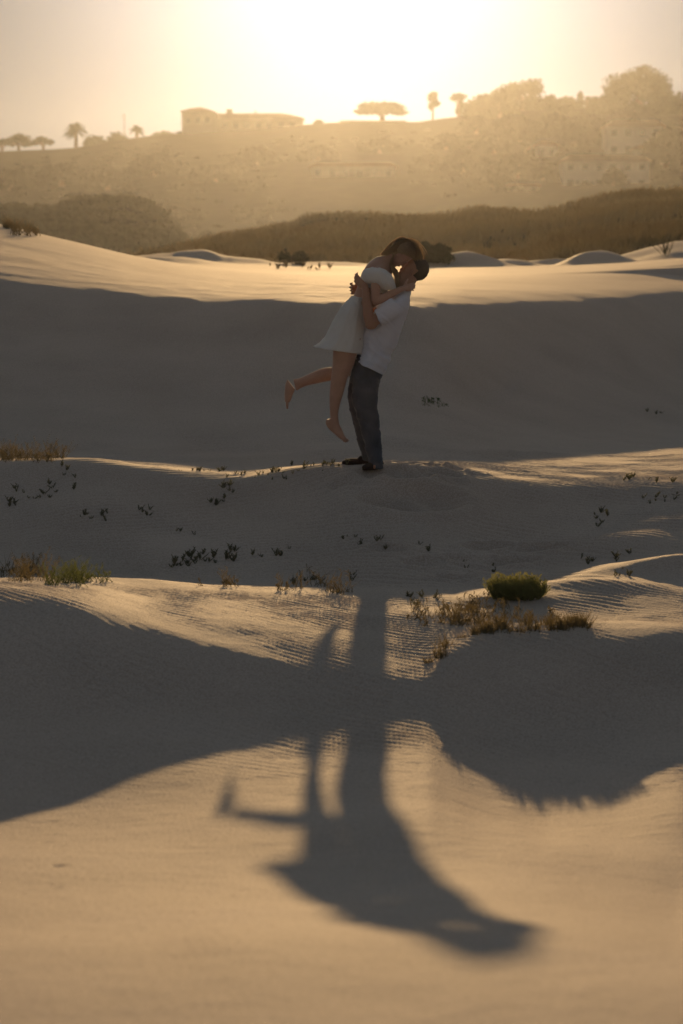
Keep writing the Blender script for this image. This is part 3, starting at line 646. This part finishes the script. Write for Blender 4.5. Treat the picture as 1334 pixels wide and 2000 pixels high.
# ------------------------------------------------------------------ the couple
PX = 1/(F*0.996)*20                 # metres per photograph pixel at the couple's distance
def Q(X, Y, dy=0.0):
    p = at(X, Y, 20.0); return Vector((p.x, 20.0+dy, p.z))
def lofted(bm, rings, n=24, cap=True, wav=None, sup=2.0):
    """rings: (XL, YL, XR, YR, dy, half_depth); outline points in the side view, real depth across"""
    out = []
    for k, (XL, YL, XR, YR, dy, ry) in enumerate(rings):
        a = Q(XL, YL, dy); b = Q(XR, YR, dy); c = (a+b)/2; h = (b-a)/2; r = []
        for i in range(n):
            t = 2*math.pi*i/n; ct, st = math.cos(t), math.sin(t)
            e = 2/sup; ct = math.copysign(abs(ct)**e, ct); st = math.copysign(abs(st)**e, st)
            w = 1+(wav(k/(len(rings)-1), t) if wav else 0)
            r.append(bm.verts.new(c+h*ct*w+Vector((0, ry*st*w, 0))))
        out.append(r)
    for r0, r1 in zip(out, out[1:]):
        for i in range(n): bm.faces.new([r0[i], r0[(i+1) % n], r1[(i+1) % n], r1[i]])
    if cap: bm.faces.new(out[0][::-1]); bm.faces.new(out[-1])
    return out
def dense(rings, m=4):              # smooth in-between rings
    K = len(rings); A = np.array(rings, float); s = np.concatenate([[0], np.cumsum(np.linalg.norm(np.diff(A[:, :4], axis=0), axis=1)+.1)])
    q = np.concatenate([np.linspace(s[i], s[i+1], m, endpoint=False) for i in range(K-1)]+[[s[-1]]])
    D = np.gradient(A, s, axis=0); out = []
    for v in q:
        i = min(np.searchsorted(s, v, side='right')-1, K-2); h = s[i+1]-s[i]; t = (v-s[i])/h; t2, t3 = t*t, t*t*t
        out.append(tuple(A[i]*(2*t3-3*t2+1)+D[i]*h*(t3-2*t2+t)+A[i+1]*(-2*t3+3*t2)+D[i+1]*h*(t3-t2)))
    return out
def ball(bm, c, r, axes=None, seg=14):
    r = (r, r, r) if not hasattr(r, '__len__') else r
    M_ = Matrix.Identity(3) if axes is None else Matrix(axes).transposed()
    d = bmesh.ops.create_uvsphere(bm, u_segments=seg, v_segments=seg//2+2, radius=1)
    for v in d['verts']: v.co = M_ @ Vector((v.co.x*r[0], v.co.y*r[1], v.co.z*r[2]))+Vector(c)
def bone(bm, a, b, ra, rb, n=14):   # tapered rod with round ends
    a = Vector(a); b = Vector(b); d = (b-a).normalized(); s = d.orthogonal().normalized(); t = d.cross(s); R0, R1 = [], []
    for i in range(n):
        w = s*math.cos(2*math.pi*i/n)+t*math.sin(2*math.pi*i/n)
        R0.append(bm.verts.new(a+w*ra)); R1.append(bm.verts.new(b+w*rb))
    for i in range(n): bm.faces.new([R0[i], R0[(i+1) % n], R1[(i+1) % n], R1[i]])
    bm.faces.new(R0[::-1]); bm.faces.new(R1)
    ball(bm, a, ra*1.0, None, n); ball(bm, b, rb*1.0, None, n)
def limb(bm, pts):
    for (p, r), (q, s) in zip(pts, pts[1:]): bone(bm, p, q, r, s)
def fused(name, bm, m, parent=None, voxel=.006, smooth=4, adapt=0):
    bmesh.ops.recalc_face_normals(bm, faces=bm.faces)
    me = bpy.data.meshes.new(name); bm.to_mesh(me); bm.free()
    o = bpy.data.objects.new(name, me); COL.objects.link(o)
    r = o.modifiers.new('r', 'REMESH'); r.mode = 'VOXEL'; r.voxel_size = voxel; r.use_smooth_shade = True
    s = o.modifiers.new('s', 'SMOOTH'); s.iterations = smooth; s.factor = .5
    dg = C.evaluated_depsgraph_get(); dg.update()
    me2 = bpy.data.meshes.new_from_object(o.evaluated_get(dg)); me2.name = name
    bpy.data.objects.remove(o)
    for p in me2.polygons: p.use_smooth = True
    o = link(name, me2, None, None); me2.materials.clear(); me2.materials.append(m)
    if parent is not None: o.parent = parent
    return o
def wrinkle(o, amp, fx, fy, fz, seed=0, zlo=None):
    me = o.data; n = len(me.vertices); co = np.empty(n*3, np.float32); me.vertices.foreach_get('co', co); co = co.reshape(-1, 3)
    no = np.empty(n*3, np.float32); me.vertex_normals.foreach_get('vector', no); no = no.reshape(-1, 3)
    wx = .35*vnoise(co[:, 0]*6, co[:, 2]*6+co[:, 1]*5, seed+7)
    u = co[:, 0]*fx+co[:, 2]*fz+wx*3; v = co[:, 1]*fy+co[:, 2]*fz*.4-co[:, 0]*fx*.3
    d = (1-2.6*np.abs(vnoise(u, v, seed)))*.9+.8*(.5-1.6*np.abs(vnoise(u*2.1+4, v*1.7, seed+1)))+.3*vnoise(u*5, v*5, seed+2)-.6
    co += no*(d*amp)[:, None]
    me.vertices.foreach_set('co', co.ravel()); me.update()
class Head:
    def __init__(s, X, Y, dy, f, roll=0.0, k=1.0):
        s.c = Q(X, Y, dy); s.f = Vector(f).normalized(); s.k = k
        side = Vector((0, 1, 0)); u = s.f.cross(side) if s.f.cross(side).z > 0 or True else None
        s.s = side; s.u = s.f.cross(side).normalized(); s.u = -s.u if s.u.z < 0 else s.u
        s.M = None
    def p(s, f, sd_, u): return s.c+(s.f*f+s.s*sd_+s.u*u)*s.k
    def ell(s, bm, f, sd_, u, rf, rs, ru, seg=16): ball(bm, s.p(f, sd_, u), (rf*s.k, rs*s.k, ru*s.k), (s.f, s.s, s.u), seg)
    def build(s, bm, fem=False):
        s.ell(bm, -.008, 0, .030, .094, .074, .088, 24)
        s.ell(bm, .030, 0, -.030, .056, .058, .078, 20)
        s.ell(bm, .040, 0, -.078, .040, .042 if fem else .047, .034, 16)
        s.ell(bm, .062, 0, -.098, .020, .022, .017, 12)
        s.ell(bm, .074, 0, .020, .013, .044, .012, 12)
        for q in (-1, 1):
            s.ell(bm, .066, q*.030, -.004, .015, .016, .011, 12)        # closed eyelids
            s.ell(bm, .056, q*.036, -.036, .022, .020, .022, 12)        # cheeks
            s.ell(bm, -.008, q*.072, -.014, .016, .009, .030, 12)       # ears
            s.ell(bm, -.004, q*.076, -.014, .006, .007, .018, 8)
            s.ell(bm, .086, q*.009, -.040, .009, .007, .007, 8)         # nostril wings
        bone(bm, s.p(.078, 0, .012), s.p(.098, 0, -.034), .008*s.k, .011*s.k, 10)
        s.ell(bm, .083, 0, -.060, .010, .022, .006, 10); s.ell(bm, .080, 0, -.071, .010, .019, .007, 10)
def hand(bm, wrist, d, nrm, t, curl, spread=.06, k=1.0, thumb=.5):
    """wrist point, direction of the palm, back-of-hand normal, direction towards the thumb"""
    d = Vector(d).normalized(); nrm = Vector(nrm); nrm = (nrm-d*nrm.dot(d)).normalized(); t0 = Vector(t); t = d.cross(nrm)
    if t.dot(t0) < 0: t = -t
    w = Vector(wrist)
    ball(bm, w+d*.045*k, (.050*k, .038*k, .014*k), (d, t, nrm), 16)
    ball(bm, w+d*.070*k, (.026*k, .040*k, .013*k), (d, t, nrm), 16)
    ball(bm, w+d*.035*k+t*.022*k-nrm*.006*k, (.030*k, .016*k, .015*k), (d, t, nrm), 12)
    L = [(.042, .026, .020), (.046, .030, .021), (.043, .027, .020), (.033, .021, .018)]
    for i in range(4):
        off = (1.5-i)*.0195*k; p = w+d*(.088-.004*abs(i-1.2))*k+t*off; ang = -.15
        dr = (d+t*(1.5-i)*spread).normalized(); r = (.0088, .0090, .0086, .0076)[i]*k
        bone(bm, p-dr*.025*k, p, r*1.0, r, 10)
        for j in range(3):
            ang += curl[j]*(1+.08*i)
            dj = dr*math.cos(ang)-nrm*math.sin(ang); q = p+dj*L[i][j]*k; r2 = r*(.93 if j < 2 else .85)
            bone(bm, p, q, r, r2, 10); p = q; r = r2
    p = w+d*.022*k+t*.026*k-nrm*.004*k; dj = (t*.75+d*.7-nrm*thumb*.6).normalized()
    for l, r in ((.040, .0115), (.032, .010), (.026, .0085)):
        q = p+dj*l*k; bone(bm, p, q, r*k, r*.92*k, 10); p = q; dj = (dj+d*.35-nrm*thumb*.35).normalized()
def skin(name, col):
    m = simple(name, col, .55, .10, 14, .0006, 120, .35)
    b = m.node_tree.nodes['Principled BSDF']; b.inputs['Subsurface Weight'].default_value = .25
    b.inputs['Subsurface Radius'].default_value = (.012, .005, .003); b.inputs['Subsurface Scale'].default_value = 1.0
    return m
M_SKINM = skin('tanned_skin', (.36, .19, .125)); M_SKINF = skin('fair_skin', (.46, .265, .19))
M_SHIRT = simple('white_cotton', (.80, .82, .92), .85, .04, 12, .0012, 90, .1, trans=.3, tcol=(.75, .72, .70))
M_DRESS = simple('white_gauze', (.82, .82, .82), .9, .05, 10, .0015, 70, .1, trans=.35, tcol=(.82, .76, .66))
M_JEANS = simple('charcoal_denim', (.080, .088, .105), .9, .35, 9, .0012, 200, .1)
M_SHOE = simple('dark_suede', (.035, .022, .018), .8, .2, 20, .0008, 100, .2)
M_HAIRM = simple('dark_hair', (.040, .026, .018), .55, .35, 60, .0015, 220, .4)
M_HAIRF = simple('brown_hair', (.26, .17, .10), .5, .35, 60, .001, 200, .4, trans=.35, tcol=(.46, .31, .16))
for m_, k_ in ((M_SHIRT, .35), (M_DRESS, .35), (M_SKINM, .25), (M_SKINF, .25), (M_JEANS, .12)):
    b_ = m_.node_tree.nodes['Principled BSDF']; b_.inputs['Sheen Weight'].default_value = min(1, k_*1.8); b_.inputs['Sheen Roughness'].default_value = .35
# ---- man, holding her: body leans back, head tipped up to the left
hm = Head(808, 528, .026, (-.72, 0, .69))
bm = bmesh.new(); hm.build(bm)
limb(bm, [(Q(787, 538, .01), .046), (Q(784, 560, 0), .052)])
limb(bm, [(Q(801, 545, .01), .058), (Q(790, 558, 0), .060), (Q(784, 577, 0), .062)])
lofted(bm, dense([(772, 573, 797, 573, 0, .08), (762, 582, 795, 584, 0, .16), (752, 598, 793, 602, 0, .18), (738, 620, 787, 624, 0, .165),
                  (722, 650, 776, 658, 0, .15), (710, 680, 762, 690, 0, .145), (702, 705, 750, 715, 0, .135), (698, 728, 740, 735, 0, .125)]))
for sg in (-1, 1): bone(bm, Q(785, 582, sg*.05), Q(774, 594, sg*.155), .045, .046)
lofted(bm, dense([(702, 730, 736, 735, -.085, .060), (699, 770, 731, 768, -.088, .060), (702, 800, 732, 800, -.09, .055), (709, 830, 734, 830, -.095, .050), (718, 870, 740, 870, -.105, .042), (727, 898, 741, 900, -.11, .034)]))
lofted(bm, dense([(694, 728, 718, 735, .085, .060), (690, 770, 710, 768, .09, .060), (692, 800, 708, 800, .09, .055), (697, 830, 712, 830, .1, .05), (704, 870, 717, 870, .1, .042), (710, 896, 719, 896, .1, .034)]))
bone(bm, Q(734, 903, -.11), Q(731, 908, -.17), .030, .020); bone(bm, Q(715, 900, .1), Q(700, 905, .095), .030, .018)
limb(bm, [(Q(770, 596, -.165), .046), (Q(746, 614, -.195), .046), (Q(723, 631, -.215), .046), (Q(718, 612, -.21), .044), (Q(716, 590, -.20), .038), (Q(714, 566, -.185), .029), (Q(712, 558, -.175), .027)])
ball(bm, Q(724, 634, -.215), (.052, .045, .036))
hand(bm, Q(712, 561, -.178), (-.62, .30, .62), (-.45, -1, -.1), (.6, 0, .6), (.35, .55, .4), k=.95, spread=.03)
limb(bm, [(Q(770, 594, .165), .046), (Q(738, 618, .20), .048), (Q(718, 600, .20), .040), (Q(704, 575, .165), .029), (Q(701, 568, .15), .028)])
hand(bm, Q(699, 566, .150), (-.50, -.85, .05), (-1, .45, 0), (.1, 0, 1), (.30, .55, .35), k=1.08, spread=.14)
man = fused('person', bm, M_SKINM, None, .0052, 3)
tag(man, 'man in white short-sleeved shirt and dark trousers, leaning back to lift the barefoot woman', 'person')
# shirt
bm = bmesh.new()
lofted(bm, dense([(779, 563, 802, 568, 0, .064), (770, 571, 801, 575, 0, .115), (758, 583, 800, 587, 0, .19), (746, 594, 799, 598, 0, .212), (733, 608, 796, 610, 0, .205), (722, 622, 792, 625, 0, .192),
                  (712, 642, 785, 646, 0, .18), (707, 656, 779, 663, 0, .174), (707, 672, 772, 680, 0, .172), (702, 686, 764, 697, 0, .172), (697, 697, 759, 713, 0, .190), (694, 704, 749, 732, 0, .196)], 5), 40,
       wav=lambda t, a: .02*max(0, t-.55)*2.2*math.sin(a*7+t*5)+.012*math.sin(a*4+t*9))
lofted(bm, dense([(757, 576, 788, 606, -.155, .068), (748, 587, 777, 618, -.180, .072), (738, 597, 761, 627, -.195, .070), (729, 605, 745, 634, -.207, .067)], 4), 24, sup=2.1)
lofted(bm, dense([(757, 576, 788, 606, .155, .068), (748, 590, 777, 620, .180, .072), (734, 600, 757, 630, .195, .068)], 4), 24, sup=2.1)
shirt = fused('shirt', bm, M_SHIRT, man, .006, 3); wrinkle(shirt, .010, 7, 5, 11, 5)
bm = bmesh.new()
for a, b, r in [((793, 560), (797, 569), .010), ((785, 558), (789, 568), .010)]: pass
lofted(bm, [(781, 561, 803, 565, 0, .066), (782, 558, 804, 562, 0, .062), (783, 557, 804, 561, 0, .056), (781, 563, 802, 567, 0, .056)], 28, False)
col_ = fused('collar', bm, M_SHIRT, shirt, .0045, 1)
# a side seam down the shirt and the near sleeve hem
sm = tube('side_seam', [Q(740, 660, -.178), Q(735, 676, -.180), Q(729, 692, -.182), Q(725, 704, -.184)], [.003]*4, M_SHIRT, shirt, 6)
# trousers
bm = bmesh.new()
lofted(bm, dense([(697, 692, 757, 702, 0, .155), (691, 712, 751, 722, 0, .168), (685, 732, 745, 738, 0, .172), (683, 748, 741, 750, 0, .165)], 4), 28)
lofted(bm, dense([(690, 735, 742, 742, -.085, .092), (687, 768, 738, 768, -.088, .09), (692, 800, 738, 800, -.09, .085), (700, 825, 741, 825, -.095, .078), (708, 850, 743, 850, -.10, .074), (715, 880, 746, 880, -.108, .07), (720, 900, 747, 903, -.11, .07), (721, 911, 748, 913, -.112, .071)], 4), 24,
       wav=lambda t, a: .02*math.sin(t*38+a*2)*(.4+t))
lofted(bm, dense([(683, 735, 726, 742, .09, .09), (680, 768, 718, 768, .092, .088), (683, 800, 714, 800, .095, .082), (690, 830, 717, 830, .10, .075), (697, 860, 720, 860, .10, .07), (703, 885, 722, 887, .10, .066), (707, 899, 724, 903, .10, .066)], 4), 24,
       wav=lambda t, a: .02*math.sin(t*34+a*2+1)*(.4+t))
tr = fused('trousers', bm, M_JEANS, man, .007, 2); wrinkle(tr, .0095, 7, 7, 15, 9)
def shoe(c, d, name='shoe'):
    bm = bmesh.new(); c = Vector(c); d = Vector(d).normalized(); s = Vector((-d.y, d.x, 0)); u = Vector((0, 0, 1))
    ball(bm, c+d*.02+u*.045, (.05, .04, .045), (d, s, u)); ball(bm, c+d*.10+u*.032, (.09, .045, .032), (d, s, u)); ball(bm, c+d*.155+u*.026, (.045, .042, .026), (d, s, u))
    ball(bm, c-d*.03+u*.04, (.04, .036, .045), (d, s, u))
    o = fused(name, bm, M_SHOE, man, .006, 2)
    bm = bmesh.new(); ball(bm, c+d*.07+u*.010, (.145, .048, .012), (d, s, u), 20)
    o2 = fused('sole', bm, M_SHIRT if False else M_SHOE, o, .005, 1); return o
shoe(Q(714, 912, .10), (-1, .0, 0)); shoe(Q(737, 915, -.06), (-.55, -.8, 0))
# hair
def cap(name, h, m, parent, keep, th=.010, extra=()):
    bm = bmesh.new()
    d = bmesh.ops.create_uvsphere(bm, u_segments=64, v_segments=40, radius=1)
    for v in d['verts']:
        q = v.co.copy(); f, s, u = q.x*(.094+th)-.010, q.y*(.074+th), q.z*(.088+th)+.032
        k = 1+.035*mnoise.noise(Vector((f*30, s*30, u*30)))+.03*mnoise.noise(Vector((f*80, s*80, u*80)))
        v.co = h.p(f*k, s*k, u*k)
        v.index = 0
        if not keep(f, s, u): v.tag = True
    bmesh.ops.delete(bm, geom=[v for v in bm.verts if v.tag], context='VERTS')
    r = bmesh.ops.solidify(bm, geom=bm.faces[:], thickness=-.02) if False else None
    me = bpy.data.meshes.new(name); bm.to_mesh(me); bm.free()
    for p in me.polygons: p.use_smooth = True
    o = link(name, me, m, parent); return o
def ribbons(L, paths, w):
    for p in paths:
        n = len(p); pts = []
        for k in range(n):
            a = np.array(p[max(k-1, 0)]); b = np.array(p[min(k+1, n-1)]); dd = b-a
            s = np.cross(dd, [0, 1, .3]); s = s/(np.linalg.norm(s)+1e-9)*w*(1-.8*(k/(n-1))**2)/2
            c = np.array(p[k]); pts += [c-s, c+s]
        L.v.append(np.array(pts)); L.q.append(np.array([[2*k, 2*k+1, 2*k+3, 2*k+2] for k in range(n-1)])+L.n); L.n += len(pts)
keepm = lambda f, s, u: (u > .018+.035*sstep(-.02, .06, f) and f < .062 and u > .9*f-.01) or (f < -.022 and u > -.062-.25*(f+.022))
hair = cap('hair', hm, M_HAIRM, man, keepm, .008)
L = Leaves(5); rn = random.Random(4); paths = []
for k in range(1500):
    v = Vector((rn.gauss(0, 1), rn.gauss(0, 1), rn.gauss(0, 1))).normalized(); f, s, u = v.x*.101-.010, v.y*.081, v.z*.095+.032
    if not keepm(f, s, u): continue
    o = Vector((v.x*.5+.25, v.y, v.z*.8-.1))*rn.uniform(.008, .016)
    paths.append([h_ for h_ in (hm.p(f, s, u), hm.p(f+o.x*.6, s+o.y*.6, u+o.z*.6), hm.p(f+o.x, s+o.y, u+o.z-.003))])
ribbons(L, [[tuple(q) for q in p] for p in paths], .003)
L.build('short_strands', M_HAIRM, hair)
# ---- woman, lifted off the ground, bending down to kiss him
hw = Head(784, 495.5, -.026, (.45, 0, -.89), k=.95)
bm = bmesh.new(); hw.u = -hw.u if hw.u.x < 0 else hw.u; hw.build(bm, True)
lofted(bm, dense([(762, 492, 780, 512, -.005, .045), (750, 499, 772, 519, 0, .050), (737, 501, 768, 529, 0, .080), (722, 511, 764, 541, 0, .140), (710, 528, 762, 557, 0, .145), (702, 548, 754, 574, 0, .130),
                  (693, 572, 746, 590, 0, .118), (682, 592, 722, 606, 0, .120), (666, 618, 708, 630, 0, .140), (656, 645, 702, 655, 0, .145), (653, 668, 701, 674, 0, .145)], 4), 28)
for sg in (-1, 1): bone(bm, Q(745, 520, sg*.05), Q(738, 531, sg*.14), .042, .043)
lofted(bm, dense([(655, 655, 706, 660, -.078, .080), (650, 690, 697, 690, -.08, .078), (649.5, 710, 692, 710, -.08, .068), (647, 735, 680, 735, -.085, .058), (645, 752, 675, 752, -.085, .052), (643.5, 770, 670, 770, -.085, .050),
                  (643.5, 790, 664, 790, -.085, .042), (644.5, 806, 661, 806, -.085, .033), (645, 816, 661, 817, -.085, .031)], 4), 20)
lofted(bm, dense([(637, 818, 661, 814, -.085, .031), (636, 825, 663, 826, -.085, .030), (641, 835, 668, 837, -.086, .032), (652, 845, 672, 846, -.088, .037), (662, 854, 675, 851, -.088, .040), (669, 859, 677.5, 855, -.088, .038)], 4), 20)
toes = [(679, 859, .0095, -.052), (678, 860.5, .0078, -.074), (676.5, 861, .0072, -.089), (674.5, 861, .0068, -.103), (672, 860, .0062, -.116)]
for (X_, Y_, r_, dy_) in toes: bone(bm, Q(667, 851, dy_), Q(X_, Y_, dy_), r_*1.5, r_*1.2, 10)
lofted(bm, dense([(660, 655, 702, 662, .078, .078), (654, 690, 694, 695, .08, .072), (654, 722, 684, 736, .085, .058)], 4), 20)
ball(bm, Q(668, 733, .085), .055)
lofted(bm, dense([(662, 718, 668, 746, .085, .055), (648, 718, 651, 744, .085, .054), (633, 719.5, 638, 746, .085, .052), (612, 727, 617, 750.5, .085, .046), (595, 735, 601, 754, .085, .038), (583, 739.5, 588, 759, .085, .033), (572, 741.5, 579, 765, .085, .031)], 4), 20)
lofted(bm, dense([(561, 741, 576, 762, .085, .028), (557, 750, 573.5, 768, .085, .030), (555.5, 762, 571, 774, .085, .033), (555, 775, 569, 780, .085, .038), (555.5, 786, 566, 787, .085, .040)], 4), 20)
for i, (X_, Y_, r_) in enumerate([(560.5, 799, .0095), (560, 797, .0078), (559.5, 795, .0072), (559, 793, .0068), (558.5, 790, .0062)]): bone(bm, Q(561, 784, .12-.0165*i), Q(X_, Y_, .123-.018*i), r_*1.15, r_, 10)
limb(bm, [(Q(737, 532, -.165), .045), (Q(733, 560, -.19), .042), (Q(733, 586, -.205), .038), (Q(748, 582, -.20), .036), (Q(766, 572, -.185), .030), (Q(783, 564, -.15), .024), (Q(790, 562, -.125), .022)])
hand(bm, Q(788, 562.5, -.135), (.80, .60, .10), (.3, -.9, .1), (-.2, 0, 1), (.30, .35, .3), k=.86)
limb(bm, [(Q(737, 532, .165), .045), (Q(742, 560, .20), .040), (Q(750, 582, .215), .036), (Q(768, 572, .19), .029), (Q(786, 562, .13), .022)])
hand(bm, Q(786, 562, .130), (.85, -.5, .1), (.3, .9, .1), (-.2, 0, 1), (.30, .35, .3), k=.86)
woman = fused('person', bm, M_SKINF, None, .0052, 3)
tag(woman, 'barefoot woman in short white dress held off the ground, bending down to kiss the man', 'person')
# dress: skirt, bodice, puff sleeves
bm = bmesh.new()
fold = lambda t, a: (t**1.6)*(.035*math.sin(a*9+1.5*math.sin(a*2))+.022*math.sin(a*17+2))+.008*(1-t)*math.sin(a*26)
rs = dense([(688, 577, 716, 583, 0, .118), (681, 584, 716, 590, 0, .128), (670, 595, 716, 601, 0, .145), (657, 615, 715, 618, 0, .162), (647, 635, 714, 638, 0, .174), (639, 651, 713, 656, 0, .184), (629, 664, 711, 672, 0, .196), (613, 677, 708, 691, 0, .208)], 6)
lofted(bm, rs, 120, False, fold)
bmesh.ops.recalc_face_normals(bm, faces=bm.faces)
me = bpy.data.meshes.new('skirt'); bm.to_mesh(me); bm.free()
for p in me.polygons: p.use_smooth = True
skirt = link('skirt', me, M_DRESS, woman); wrinkle(skirt, .007, 16, 14, 4, 13)
sm_ = skirt.modifiers.new('cloth', 'SOLIDIFY'); sm_.thickness = .003
bm = bmesh.new()
lofted(bm, dense([(733, 505, 764, 530, 0, .10) if False else (722, 518, 763, 541, 0, .152), (712, 528, 759, 552, 0, .158), (704, 541, 758, 567, 0, .150), (700, 551, 754, 577, 0, .138)], 5), 60, True, lambda t, a: .012*math.sin(a*21))
bod = fused('bodice', bm, M_DRESS, woman, .006, 1); wrinkle(bod, .004, 14, 12, 18, 3)
for sg in (-1, 1):
    bm = bmesh.new()
    lofted(bm, dense([(707, 533, 705, 546, sg*.15, .022), (712, 526.5, 711, 551, sg*.16, .055), (721, 523, 721, 553, sg*.165, .072), (733, 522.5, 734, 557, sg*.17, .082), (746, 524, 747, 564, sg*.17, .084), (757, 529, 759, 566, sg*.165, .074), (764, 537, 767, 564, sg*.155, .052), (768, 546, 773, 563, sg*.145, .02)], 4), 36, True, lambda t, a: .03*math.sin(a*6+t*4)+.02*math.sin(t*40))
    sl_ = fused('puff_sleeve', bm, M_DRESS, woman, .0055, 2); wrinkle(sl_, .007, 22, 12, 10, 17)
# hair
keepw = lambda f, s, u: (u > -.01+.9*f) or (f < -.01 and u > -.085)
hairw = cap('hair', hw, M_HAIRF, woman, keepw, .016)
rn = random.Random(8); paths = []
def jit(p, a): return tuple(np.array(p)+np.array([rn.gauss(0, a), rn.gauss(0, a), rn.gauss(0, a)]))
def strand(ctrl, n=10, a0=.002, a1=.010, wob=.0):
    P = [np.array(p) for p in ctrl]; off = np.array([rn.gauss(0, 1) for _ in range(3)]); o2 = np.array([rn.gauss(0, 1) for _ in range(3)]); out = []
    for k in range(n):
        t = k/(n-1)*(len(P)-1); i = min(int(t), len(P)-2); w = t-i
        p0 = P[max(i-1, 0)]; p1 = P[i]; p2 = P[i+1]; p3 = P[min(i+2, len(P)-1)]
        q = .5*((2*p1)+(-p0+p2)*w+(2*p0-5*p1+4*p2-p3)*w*w+(-p0+3*p1-3*p2+p3)*w**3)
        tt = k/(n-1); out.append(tuple(q+off*(a0+(a1-a0)*tt)+o2*wob*math.sin(tt*7)))
    return out
def q3(*a): return tuple(Q(*a))
for k in range(260):                # from the crown over the back of the head down to the nape
    s = rn.uniform(-.075, .075)
    paths.append(strand([q3(803, 470, s*.7), q3(787, 463.5, s), q3(772, 469, s*1.05), q3(760, 480, s), q3(752, 490, s*.9), q3(745, 497, s*.75)], 12, .002, .006))
for k in range(170):                # side of the head, tucked over the ear
    yy = rn.uniform(0, 1)
    paths.append(strand([q3(806-4*yy, 474+10*yy, -.055-.015*yy), q3(793, 470+16*yy, -.082), q3(777, 474+16*yy, -.092), q3(765, 484+10*yy, -.080), q3(752, 494+5*yy, -.060)], 12, .002, .006))
for k in range(420):                # locks falling forward over his forehead
    s = rn.uniform(-.09, .07); e = rn.uniform(0, 1)
    paths.append(strand([q3(799, 469, s*.8), q3(808, 475, s), q3(815-2*e, 483+2*e, s), q3(821-9*e, 493, s*.8), q3(827-20*e, 507+3*e, s*.6)], 12, .001, .006, .002))
for k in range(26):                 # flyaway hairs
    s = rn.uniform(-.08, .08); e = rn.uniform(-1, 1)
    paths.append(strand([q3(797, 466, s), q3(811, 472+4*e, s), q3(820+3*e, 483, s), q3(826+4*e, 496+8*e, s)], 10, .003, .014, .004))
for k in range(330):                 # strands hanging between the faces on the near side
    s = rn.uniform(-.13, -.04)
    paths.append(strand([q3(768, 500, s*.8), q3(763, 515, s), q3(767+8*rn.random(), 530, s*.8), q3(772+6*rn.random(), 545, s*.8), q3(771+5*rn.random(), 560, s)], 12, .002, .007, .002))
L = Leaves(9); ribbons(L, paths, .0036); L.build('long_strands', M_HAIRF, hairw)
# ------------------------------------------------------------------ haze
def haze_box(x0, x1, y0, y1, z0, z1, dens, g):
    m = bpy.data.materials.new('haze'); m.use_nodes = True; nt = m.node_tree
    nt.nodes.remove(nt.nodes['Principled BSDF'])
    v = nt.nodes.new('ShaderNodeVolumePrincipled'); v.inputs['Color'].default_value = (.86, .90, .98, 1)
    v.inputs['Density'].default_value = dens; v.inputs['Anisotropy'].default_value = g
    nt.links.new(v.outputs[0], nt.nodes['Material Output'].inputs['Volume'])
    bm = bmesh.new(); bmesh.ops.create_cube(bm, size=1)
    bmesh.ops.scale(bm, vec=(x1-x0, y1-y0, z1-z0), verts=bm.verts); bmesh.ops.translate(bm, vec=((x0+x1)/2, (y0+y1)/2, (z0+z1)/2), verts=bm.verts)
    me = bpy.data.meshes.new('haze'); bm.to_mesh(me); bm.free()
    return tag(link('haze', me, m), 'warm backlit evening haze over the dunes and hill', kind='stuff')
haze_box(-700, 700, -80, 960, -3.5, 56, 0.000100, 0.87)
